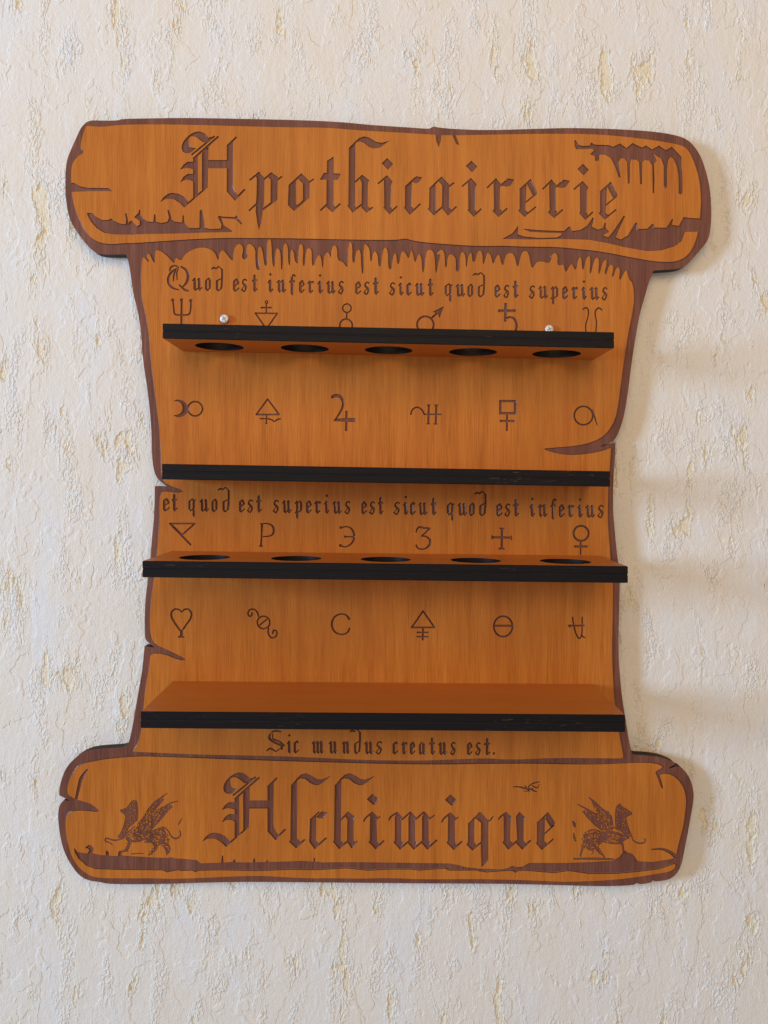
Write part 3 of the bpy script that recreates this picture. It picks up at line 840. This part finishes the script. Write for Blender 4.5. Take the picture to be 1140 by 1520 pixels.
P.line([(668, 350), (720, 340), (765, 365), (785, 425), (765, 485), (710, 520), (662, 508)], [12, 11, 16, 19, 16, 12, 12]).seg((702, 430), (782, 430), 11).dot((666, 349), 13).dot((662, 508), 14).dot((706, 430), 12)
k = key(SY, 'engraved figure three sign'); P = Pen(k, WG)
P.line([(345, 392), (368, 346), (420, 352), (472, 354)], [12, 17, 17, 10]).seg((474, 350), (392, 428), 13).line([(392, 424), (440, 430), (470, 465), (460, 510), (415, 540), (362, 532), (344, 500)], [10, 14, 22, 20, 14, 14, 16])
k = key(SY, 'engraved plain cross'); P = Pen(k, WH)
P.seg((151, 322), (148, 512), 19).seg((58, 405), (242, 408), 19).seg((130, 326), (173, 326), 12).seg((120, 506), (177, 506), 16).seg((64, 388), (62, 424), 12).seg((236, 390), (236, 428), 12)
k = key(SY, 'engraved circle over a cross'); P = Pen(k, WH)
P.ring((855, 370), 67, 18).seg((852, 435), (850, 562), 13).seg((793, 487), (918, 487), 20)
N1, N2, N3 = Win(240, 890, 6.333), Win(480, 890, 6.333), Win(720, 890, 6.333)
k = key(SY, 'engraved heart on a short foot'); P = Pen(k, N1)
P.line([(190, 118), (215, 93), (255, 92), (280, 130), (270, 180), (225, 245), (192, 300)], [12, 16, 18, 19, 18, 17, 16]).line([(190, 118), (160, 93), (120, 92), (92, 125), (100, 180), (145, 250), (182, 300)], [12, 16, 18, 19, 20, 19, 16])
P.seg((187, 285), (185, 350), 24).seg((156, 350), (214, 350), 16)
k = key(SY, 'engraved crossed circle between two scrolls'); P = Pen(k, N1)
P.line([(850, 122), (845, 150), (825, 155), (811, 130), (830, 95), (870, 91), (900, 122), (912, 162)], 15).ring((958, 215), 59, 15).seg((913, 247), (992, 183), 14)
P.line([(1010, 250), (1000, 310), (1030, 358), (1075, 345), (1082, 300), (1052, 288), (1045, 325)], 15)
k = key(SY, 'engraved letter C shaped sign'); P = Pen(k, N2)
P.line([(248, 190), (215, 146), (160, 136), (105, 165), (79, 230), (105, 300), (170, 327), (225, 310), (247, 268)], [22, 16, 14, 17, 20, 17, 15, 16, 16])
k = key(SY, 'engraved triangle over a double barred stem'); P = Pen(k, N2)
P.path([(937, 108), (1044, 261), (831, 261)], 17, True).seg((937, 262), (933, 384), 18).seg((878, 308), (990, 308), 14).seg((878, 348), (990, 348), 14)
k = key(SY, 'engraved circle with a level bar'); P = Pen(k, N3)
P.ring((170, 252), 88, 17, 96).seg((85, 245), (255, 245), 19)
k = key(SY, 'engraved hooked and barred letter sign'); P = Pen(k, N3)
P.line([(822, 162), (835, 250), (855, 320), (884, 366), (908, 330), (912, 240), (912, 162)], 14).seg((780, 246), (938, 243), 16).line([(908, 330), (925, 352), (945, 358)], 13).dot((800, 248), 15)

# ---- bird and griffins
k = key('engraved_bird', 'small engraved flying bird above the large word'); P = Pen(k, Y5)
P.line([(250, 148), (330, 146), (440, 172), (500, 165)], [6, 16, 30, 12]).line([(395, 125), (430, 165), (458, 212)], [8, 16, 8]).line([(430, 160), (490, 108), (580, 84)], [10, 18, 10])
P.line([(455, 165), (500, 190), (548, 206)], [14, 16, 9]).line([(485, 130), (520, 150), (568, 160)], [10, 16, 9]).line([(380, 195), (420, 200), (450, 190)], [6, 10, 10]).line([(560, 150), (575, 115)], 9, False)


def flecks(key_, win, poly, n, seed, w=(5, 8), ln=(14, 34), ang=None, raised=False):
    """short gouges scattered inside a shape"""
    rnd = random.Random(seed)
    xs, ys = [p[0] for p in poly], [p[1] for p in poly]
    c = 0
    holes = []
    while c < n:
        x, y = rnd.uniform(min(xs), max(xs)), rnd.uniform(min(ys), max(ys))
        ins = False
        for (ax, ay), (bx, by) in zip(poly, poly[1:] + poly[:1]):
            if (ay > y) != (by > y) and x < (bx - ax) * (y - ay) / (by - ay) + ax:
                ins = not ins
        if not ins:
            continue
        c += 1
        if raised:
            a, h, ww = (ang or 0) + rnd.uniform(-.5, .5), rnd.uniform(*ln) / 2, rnd.uniform(*w) / 2
            holes.append(Pen(key_, win).tr([(x - h * math.cos(a), y - h * math.sin(a)), (x + ww * math.sin(a), y - ww * math.cos(a)),
                                            (x + h * math.cos(a), y + h * math.sin(a)), (x - ww * math.sin(a), y + ww * math.cos(a))]))
            continue
        a = (ang if ang is not None else rnd.uniform(0, math.pi)) + rnd.uniform(-.35, .35)
        h, ww = rnd.uniform(*ln) / 2, rnd.uniform(*w)
        Pen(key_, win).line([(x - h * math.cos(a), y - h * math.sin(a)), (x, y), (x + h * math.cos(a), y + h * math.sin(a))], [ww * .5, ww * 1.5, ww * .5], False)

    if raised:
        ITEMS.append((key_, [Pen(key_, win).tr(poly)] + holes))


G1, G2 = Win(145, 1165, 8.143), Win(835, 1165, 8.143)
k = key('engraved_griffin', 'engraved striding griffin facing left'); P = Pen(k, G1)
NECK = [(440, 190), (465, 190), (475, 300), (480, 420), (440, 470), (380, 520), (330, 640), (250, 640), (290, 560), (320, 470), (350, 380), (310, 350), (275, 315), (320, 290), (380, 260), (410, 210)]
WING = [(480, 470), (540, 400), (600, 300), (680, 220), (740, 160), (790, 150), (740, 250), (690, 310), (780, 270), (860, 230), (900, 250), (830, 350), (760, 420), (700, 490), (600, 570), (530, 600), (490, 560)]
flecks(k, G1, NECK, 64, 3, (8, 12), (18, 32), 1.0, True)
flecks(k, G1, WING, 80, 5, (11, 16), (30, 70), -0.75, True)
flecks(k, G1, [(340, 640), (400, 560), (470, 520), (560, 604), (700, 545), (800, 515), (835, 590), (860, 720), (868, 800), (838, 852), (815, 780), (770, 720), (720, 745), (650, 832), (610, 850), (690, 740), (640, 690), (560, 665), (450, 692), (395, 680), (382, 740), (345, 800), (260, 816), (330, 780), (372, 700)], 70, 7, (14, 22), (34, 84), 0.25, True)
P.line([(462, 185), (478, 260), (480, 360), (470, 440)], [14, 22, 22, 12]).line([(272, 318), (300, 298), (350, 285), (405, 215), (440, 186)], [20, 16, 12, 20, 14]).line([(285, 325), (340, 350), (330, 450), (290, 560), (250, 640)], [12, 14, 12, 12, 18])
P.line([(250, 610), (290, 640), (330, 620), (380, 560), (450, 500)], [26, 28, 24, 16, 12])
P.line([(590, 320), (680, 220), (760, 160), (845, 98)], [10, 20, 20, 9]).line([(680, 300), (740, 240), (800, 175)], [26, 22, 8]).line([(760, 300), (870, 225), (978, 195)], [12, 18, 9]).line([(770, 370), (840, 310), (905, 265)], [30, 28, 10])
P.line([(490, 560), (560, 585), (640, 540), (740, 440), (800, 380)], [16, 26, 20, 18, 10]).line([(700, 480), (760, 400), (790, 340)], [10, 14, 8])
P.line([(340, 655), (450, 690), (560, 660), (640, 668), (700, 740)], [20, 12, 18, 20, 10]).line([(560, 600), (700, 540), (800, 512), (855, 560)], [6, 8, 12, 14]).line([(800, 520), (815, 600), (800, 690), (860, 730), (872, 800), (830, 850)], [8, 10, 18, 18, 14, 9])
P.line([(700, 690), (720, 760), (650, 830), (610, 850)], [24, 14, 12, 16]).line([(310, 645), (210, 670), (110, 645), (95, 680), (150, 700), (180, 730)], [20, 18, 20, 18, 14, 8])
P.line([(392, 650), (388, 730), (350, 795), (255, 812)], [18, 13, 14, 22]).line([(105, 798), (135, 845)], 20, False).line([(410, 838), (470, 828), (560, 830)], [16, 12, 8])
P.line([(855, 560), (900, 630), (950, 648), (1000, 612), (992, 545)], [14, 20, 22, 20, 12]).line([(1022, 400), (1000, 440), (972, 485)], [10, 18, 8]).line([(560, 690), (620, 690), (690, 700)], [14, 18, 10]).line([(740, 590), (770, 640), (745, 700)], 9)
k = key('engraved_griffin', 'engraved striding griffin facing right'); P = Pen(k, G2)
NECK = [(650, 260), (690, 225), (720, 260), (760, 290), (830, 345), (790, 380), (770, 400), (790, 500), (820, 620), (780, 650), (720, 560), (650, 540), (640, 400)]
WING = [(340, 170), (400, 210), (460, 280), (560, 335), (600, 380), (620, 520), (580, 580), (500, 560), (430, 520), (360, 460), (300, 400), (240, 320), (290, 300), (400, 350), (430, 340), (380, 270)]
flecks(k, G2, NECK, 60, 11, (8, 12), (18, 32), 1.4, True)
flecks(k, G2, WING, 70, 13, (11, 16), (30, 66), 0.75, True)
flecks(k, G2, [(255, 600), (320, 548), (400, 540), (480, 570), (600, 560), (720, 590), (790, 650), (730, 690), (745, 790), (800, 830), (730, 830), (715, 720), (600, 712), (490, 690), (430, 740), (520, 880), (440, 830), (390, 770), (350, 800), (250, 760), (222, 872), (206, 860), (240, 720)], 70, 17, (14, 22), (34, 84), -0.25, True)
P.line([(690, 225), (700, 260), (760, 290), (838, 346), (790, 372), (765, 400)], [18, 26, 14, 14, 14, 10]).line([(648, 270), (640, 400), (650, 540)], [12, 16, 16]).line([(765, 400), (790, 500), (845, 645)], [8, 10, 18])
P.line([(318, 150), (390, 210), (470, 285), (565, 338)], [9, 26, 20, 9]).line([(175, 232), (280, 285), (380, 345), (430, 345)], [8, 22, 26, 10]).line([(245, 320), (320, 400), (400, 480), (480, 545)], [14, 28, 30, 18])
P.line([(590, 520), (640, 520), (720, 560), (800, 650)], [26, 18, 18, 24]).line([(440, 690), (510, 640), (600, 625)], [14, 18, 8]).line([(425, 688), (500, 685), (600, 710), (720, 700)], [14, 12, 16, 14])
P.line([(840, 655), (900, 700), (980, 700), (1000, 665), (980, 648)], [14, 18, 22, 16, 10]).line([(715, 690), (735, 740), (745, 800), (800, 830)], [18, 14, 16, 16]).line([(250, 600), (290, 640), (310, 700), (400, 730)], [14, 10, 18, 22])
P.line([(400, 735), (440, 800), (510, 880)], [20, 18, 10]).line([(300, 700), (250, 770), (220, 870)], [14, 14, 10]).line([(320, 760), (370, 790), (350, 850)], [10, 12, 8]).line([(320, 545), (400, 540), (470, 580), (480, 660)], [8, 9, 10, 12])
P.line([(120, 432), (140, 470), (152, 515)], [10, 40, 14]).line([(135, 580), (142, 630), (160, 685)], [10, 28, 20]).line([(600, 560), (680, 590), (730, 640)], [14, 12, 8])


# ------------------------------------------------------------------ the board: raised face, engraved floors and their sides
def in_rings(pts, rings):
    """even-odd for several rings, non-zero for a single ring"""
    tot = np.zeros(len(pts), dtype=np.int32)
    eo = np.zeros(len(pts), dtype=bool)
    x, y = pts[:, 0], pts[:, 1]
    for r in rings:
        a = np.asarray(r); b = np.roll(a, -1, axis=0)
        wnd = np.zeros(len(pts), dtype=np.int32)
        for (ax, ay), (bx, by) in zip(a, b):
            if ay == by:
                continue
            c = ((ay > y) != (by > y)) & (x < (bx - ax) * (y - ay) / (by - ay) + ax)
            wnd[c] += 1 if by > ay else -1
        if len(rings) == 1:
            return wnd != 0
        eo ^= (wnd != 0)
    return eo


def build_board(root):
    rings = [OUTLINE] + PANELS + [r for _, rs in ITEMS for r in rs]
    vs, es = [], []
    for r in rings:
        b = len(vs)
        n = len(r)
        vs += [Vector((float(x), float(y))) for x, y in r]
        es += [(b + i, b + (i + 1) % n) for i in range(n)]
    ov, oe, of, *_ = delaunay_2d_cdt(vs, es, [], 0, 0.004)
    V = np.array([(v.x, v.y) for v in ov])
    F = np.array([f[:] for f in of])
    cen = V[F].mean(axis=1)
    e1, e2 = V[F[:, 1]] - V[F[:, 0]], V[F[:, 2]] - V[F[:, 0]]
    ar = e1[:, 0] * e2[:, 1] - e1[:, 1] * e2[:, 0]
    F[ar < 0] = F[ar < 0][:, ::-1]
    lab = np.full(len(F), -2)                       # -2 outside, -1 raised, 0 border, >0 engraving
    lab[in_rings(cen, [OUTLINE])] = 0
    for p in PANELS:
        m = in_rings(cen, [p]) & (lab != -2)
        lab[m] = -1
    keys = sorted(NAMES)
    kid = {k_: i + 1 for i, k_ in enumerate(keys)}
    for k_, rs in ITEMS:
        a = np.concatenate([np.asarray(r) for r in rs])
        lo, hi = a.min(0), a.max(0)
        idx = np.where((lab == -1) & (cen[:, 0] > lo[0]) & (cen[:, 0] < hi[0]) & (cen[:, 1] > lo[1]) & (cen[:, 1] < hi[1]))[0]
        if len(idx):
            lab[idx[in_rings(cen[idx], rs)]] = kid[k_]
    # edges with the face on each side
    edge = {}
    for fi, f in enumerate(F):
        for a, b in ((f[0], f[1]), (f[1], f[2]), (f[2], f[0])):
            edge.setdefault((min(a, b), max(a, b)), []).append((fi, a, b))
    nrm = np.zeros_like(V)                          # direction into the engraving, at its rim
    side = []
    rim = []
    for (a, b), fs in edge.items():
        L = [lab[f[0]] for f in fs]
        if len(L) == 1:
            L.append(-2); fs = fs + [(None, b, a)]
        for s in (0, 1):
            q = lab[fs[s][0]] if fs[s][0] is not None else -2
            o = L[1 - s]
            if q >= 0 and o == -1:
                _, i, j = fs[s]                     # this face is engraved floor and has edge i->j
                d = V[j] - V[i]
                t = np.array((-d[1], d[0])) / (np.hypot(*d) + 1e-9)
                nrm[i] += t; nrm[j] += t
                side.append((q, i, j))
            if q >= -1 and o == -2:
                _, i, j = fs[s]
                rim.append((q, i, j))
    ln = np.hypot(nrm[:, 0], nrm[:, 1])
    isrim = np.zeros(len(V), bool)
    for _, i, j in rim:
        isrim[i] = isrim[j] = True
    off = np.where((ln > 1e-6)[:, None] & ~isrim[:, None], nrm / np.maximum(ln, 1e-6)[:, None] * 0.90, 0)
    DEPTH, TH = 0.0007, 0.0075

    def w3(p, y):
        return ((p[0] - AX) * S, y, (AY - p[1]) * S)

    def emit(name, faces_mats, mats, parent, label=None):
        me = bpy.data.meshes.new(name)
        vm, verts, faces, mi = {}, [], [], []
        for pts, m in faces_mats:
            f = []
            for p in pts:
                if p not in vm:
                    vm[p] = len(verts); verts.append(p)
                f.append(vm[p])
            if len(set(f)) >= 3:
                faces.append(f); mi.append(m)
        me.from_pydata(verts, [], faces)
        for m in mats:
            me.materials.append(m)
        me.polygons.foreach_set('material_index', mi)
        me.update()
        o = bpy.data.objects.new(name, me)
        sc.collection.objects.link(o)
        o.parent = parent
        if label:
            o['label'] = label
        return o

    top = [w3(p, 0.0) for p in V]
    flo = [w3(p + d, DEPTH) for p, d in zip(V, off)]
    mid = [w3(p + d * 0.58, DEPTH - 0.0001) for p, d in zip(V, off)]
    shallow = {i + 1 for i, k_ in enumerate(keys) if NAMES[k_][0] == 'engraved_griffin'}     # fine hatching, hardly cut in
    flo2 = [w3(p + d * 0.3, 0.00022) for p, d in zip(V, off)]
    bak = [w3(p, TH) for p in V]
    rb = [w3(p, DEPTH) for p in V]
    # pixel y runs down, so a ring that is counter-clockwise in pixels faces +y: reverse it to face the viewer
    fm = [(tuple(top[i] for i in f[::-1]), 0) for f, q in zip(F, lab) if q == -1]
    fm += [(tuple(bak[i] for i in f), 2) for f, q in zip(F, lab) if q != -2]
    for q, i, j in rim:
        up = top if q == -1 else flo
        fm.append(((up[i], bak[i], bak[j], up[j])[::-1], 1))
    board = emit('backboard', fm, [M_FACE, M_RIM, M_FACE], root)
    groups = {}
    for f, q in zip(F, lab):
        if q >= 0:
            groups.setdefault(q, []).append((tuple((flo2 if q in shallow else flo)[i] for i in f[::-1]), 0))
    for q, i, j in side:
        if q in shallow:
            groups[q].append(((top[i], flo2[i], flo2[j], top[j])[::-1], 1))
            continue
        groups[q].append(((top[i], mid[i], mid[j], top[j])[::-1], 1))
        groups[q].append(((mid[i], flo[i], flo[j], mid[j])[::-1], 1))
    for q in sorted(groups):
        nm, lb = ('engraved_border', 'purple brown engraved border round the scroll') if q == 0 else NAMES[keys[q - 1]]
        emit(nm, groups[q], [M_FLOOR, M_WALL], board, lb)
    return board


def empty(name, loc):
    o = bpy.data.objects.new(name, None)
    o.location = loc
    o.empty_display_size = 0.02
    sc.collection.objects.link(o)
    return o


root = empty('wall_shelf', (0, 0, 0))
root['label'] = 'orange brown wooden scroll shaped wall shelf with engraved gothic lettering hanging on the plaster'
root['category'] = 'wall shelf'
board = build_board(root)


# ------------------------------------------------------------------ shelves
def back(px, py, d):
    """photograph pixel to the point at distance d in front of the board's face"""
    k = (D - d) / D
    return Vector(((px - AX) * S * k, -d, (AY - py) * S * k))


def mesh_obj(name, verts, faces, mats, mi, parent, smooth=False):
    me = bpy.data.meshes.new(name)
    me.from_pydata([tuple(v) for v in verts], [], faces)
    for m in mats:
        me.materials.append(m)
    me.polygons.foreach_set('material_index', mi)
    if smooth:
        me.polygons.foreach_set('use_smooth', [True] * len(faces))
    me.update()
    o = bpy.data.objects.new(name, me)
    sc.collection.objects.link(o)
    o.parent = parent
    return o


def make_shelf(tl, bl, tr, br, depth, holes, label):
    """front face corners in pixels; holes = (pixel x of the centre, distance from the board, radius)"""
    a, b, c, d = back(*tl, depth), back(*bl, depth), back(*tr, depth), back(*br, depth)

    def zt(x): return a.z + (c.z - a.z) * (x - a.x) / (c.x - a.x)
    def zb(x): return b.z + (d.z - b.z) * (x - b.x) / (d.x - b.x)
    x0, x1 = (a.x + b.x) / 2, (c.x + d.x) / 2
    bev = 0.00035
    nseg = 40
    outer = [(x0 + bev, 0.0), (x1 - bev, 0.0), (x1 - bev, -depth + bev), (x0 + bev, -depth + bev)]
    rings = [outer]
    zc = (a.z + b.z + c.z + d.z) / 4
    for px, dh, r in holes:
        cx = (px - AX) * S * (D - dh) / D
        rings.append([(cx + r * math.cos(2 * math.pi * i / nseg), -dh + r * math.sin(2 * math.pi * i / nseg)) for i in range(nseg)])
    vs, es = [], []
    for r in rings:
        k0 = len(vs)
        vs += [Vector((x * 1000, y * 1000)) for x, y in r]
        es += [(k0 + i, k0 + (i + 1) % len(r)) for i in range(len(r))]
    ov, _, of, *_ = delaunay_2d_cdt(vs, es, [], 1, 1e-5)
    cen = np.array([np.mean([ov[i] for i in f], axis=0) for f in of])
    keep = np.ones(len(of), bool)
    for r in rings[1:]:
        keep &= ~in_rings(cen / 1000, [r])
    P2 = [(v.x / 1000, v.y / 1000) for v in ov]
    n = len(P2)
    verts = [(x, y, zt(x)) for x, y in P2] + [(x, y, zb(x)) for x, y in P2]
    faces, mi = [], []
    for f, kp in zip(of, keep):
        if kp:
            f = list(f)
            p = [P2[i] for i in f]
            ar = sum(p[i][0] * p[(i + 1) % len(p)][1] - p[(i + 1) % len(p)][0] * p[i][1] for i in range(len(p)))
            if ar < 0:
                f = f[::-1]
            faces.append(f); mi.append(0)
            faces.append([i + n for i in f[::-1]]); mi.append(0)
    sh = mesh_obj('shelf', verts, faces, [M_SHELF], mi, root)
    sh['label'] = label
    # burnt rim: the cut edge on three sides with a fine bevel
    m = 24
    sec = [(bev, 0.0), (0.0, bev), (0.0, -bev), (bev, 0.0)]
    path = [(x0, 0.0, 0), (x0, -depth, 1), (x1, -depth, 2), (x1, 0.0, 3)]
    ins = [(x0 + bev, 0.0), (x0 + bev, -depth + bev), (x1 - bev, -depth + bev), (x1 - bev, 0.0)]
    V, Fc = [], []
    for (x, y, _), (ix, iy) in zip(path, ins):
        t, q = zt(x), zb(x)
        h = q + (t - q) * 0.50            # a fine recess between the plies, half way down
        V += [(ix, iy, t), (x, y, t - bev), (x, y, h + .0006), (x * .5 + ix * .5, y * .5 + iy * .5, h + .0003), (x * .5 + ix * .5, y * .5 + iy * .5, h - .0003), (x, y, h - .0006), (x, y, q + bev), (ix, iy, q)]
    for i in range(3):
        for j in range(7):
            Fc.append((i * 8 + j, i * 8 + j + 1, (i + 1) * 8 + j + 1, (i + 1) * 8 + j))
    mesh_obj('burnt_edge', V, Fc, [M_BURNT], [0] * len(Fc), sh)
    for r in rings[1:]:
        V = [(x, y, zt(x)) for x, y in r] + [(x, y, zb(x)) for x, y in r]
        Fc = [((i + 1) % nseg, i, i + nseg, (i + 1) % nseg + nseg) for i in range(nseg)]
        mesh_obj('bottle_hole', V, Fc, [M_BURNT], [0] * nseg, sh, True)
    return sh


H1 = [(326, .0195, .0142), (452.5, .0195, .0142), (577, .0195, .0142), (702, .0195, .0142), (826, .0195, .0142)]
H3 = [(304, .036, .0144), (440, .036, .0144), (572.5, .036, .0144), (706, .036, .0144), (839, .036, .0144)]
make_shelf((241.5, 480), (241.5, 502.5), (911.5, 493), (911.5, 517), 0.043, H1, 'topmost shelf with five bottle holes seen from below')
make_shelf((240.5, 688.5), (240.5, 711.5), (905.5, 699.5), (905.5, 722.5), 0.043, [], 'plain second shelf seen edge on at eye level')
make_shelf((211.5, 832.5), (211.5, 857), (932, 840.5), (932, 865.5), 0.058, H3, 'third shelf with five bottle holes seen from above')
make_shelf((209, 1056), (209, 1081), (928, 1061), (928, 1087), 0.0625, [], 'plain lowest shelf showing its broad top face')


# ------------------------------------------------------------------ screws
def make_screw(px, py, turn, label):
    c = back(px, py, 0.0)
    n = 28
    prof = [(0.0012, -0.0008), (0.0012, 0.0013), (0.0026, 0.0013), (0.00272, 0.0017), (0.00262, 0.0022), (0.0022, 0.0025), (0.0012, 0.0026), (0.0, 0.00262)]
    V, Fc = [], []
    for r, h in prof[:-1]:
        V += [(c.x + r * math.cos(2 * math.pi * i / n), -h, c.z + r * math.sin(2 * math.pi * i / n)) for i in range(n)]
    for j in range(len(prof) - 2):
        for i in range(n):
            Fc.append((j * n + i, (j + 1) * n + i, (j + 1) * n + (i + 1) % n, j * n + (i + 1) % n))
    V.append((c.x, -prof[-1][1], c.z))
    L = len(prof) - 2
    for i in range(n):
        Fc.append((L * n + i, len(V) - 1, L * n + (i + 1) % n))
    s = mesh_obj('screw', V, Fc, [M_STEEL], [0] * len(Fc), root, True)
    s['label'] = label
    # cross recess: two crossed dark slots let into the head
    V, Fc = [], []
    for a0 in (turn, turn + math.pi / 2):
        u, w = (math.cos(a0), math.sin(a0)), (-math.sin(a0), math.cos(a0))
        k0 = len(V)
        lift = 0.00002 * (1 if a0 == turn else 2)
        for su, sw, h in ((-1, -1, .0025), (1, -1, .0025), (1, 1, .0025), (-1, 1, .0025), (-1, -1, .00264), (1, -1, .00264), (1, 1, .00264), (-1, 1, .00264)):
            V.append((c.x + u[0] * su * .0016 + w[0] * sw * .00027, -h - lift, c.z + u[1] * su * .0016 + w[1] * sw * .00027))
        Fc += [tuple(k0 + i for i in f) for f in ((4, 5, 6, 7), (0, 1, 5, 4), (1, 2, 6, 5), (2, 3, 7, 6), (3, 0, 4, 7))]
    mesh_obj('cross_slot', V, Fc, [M_SLOT], [0] * len(Fc), s)


m, n_, l_, b_ = mat('dull_recess_metal')
b_.inputs['Base Color'].default_value = (0.22, 0.24, 0.28, 1)
b_.inputs['Metallic'].default_value = 0.9
b_.inputs['Roughness'].default_value = 0.5
M_SLOT = m
make_screw(333.9, 474, R(-55), 'bright screw head standing clear above the topmost shelf')
make_screw(814.6, 489.5, R(20), 'screw head half hidden behind the topmost shelf')
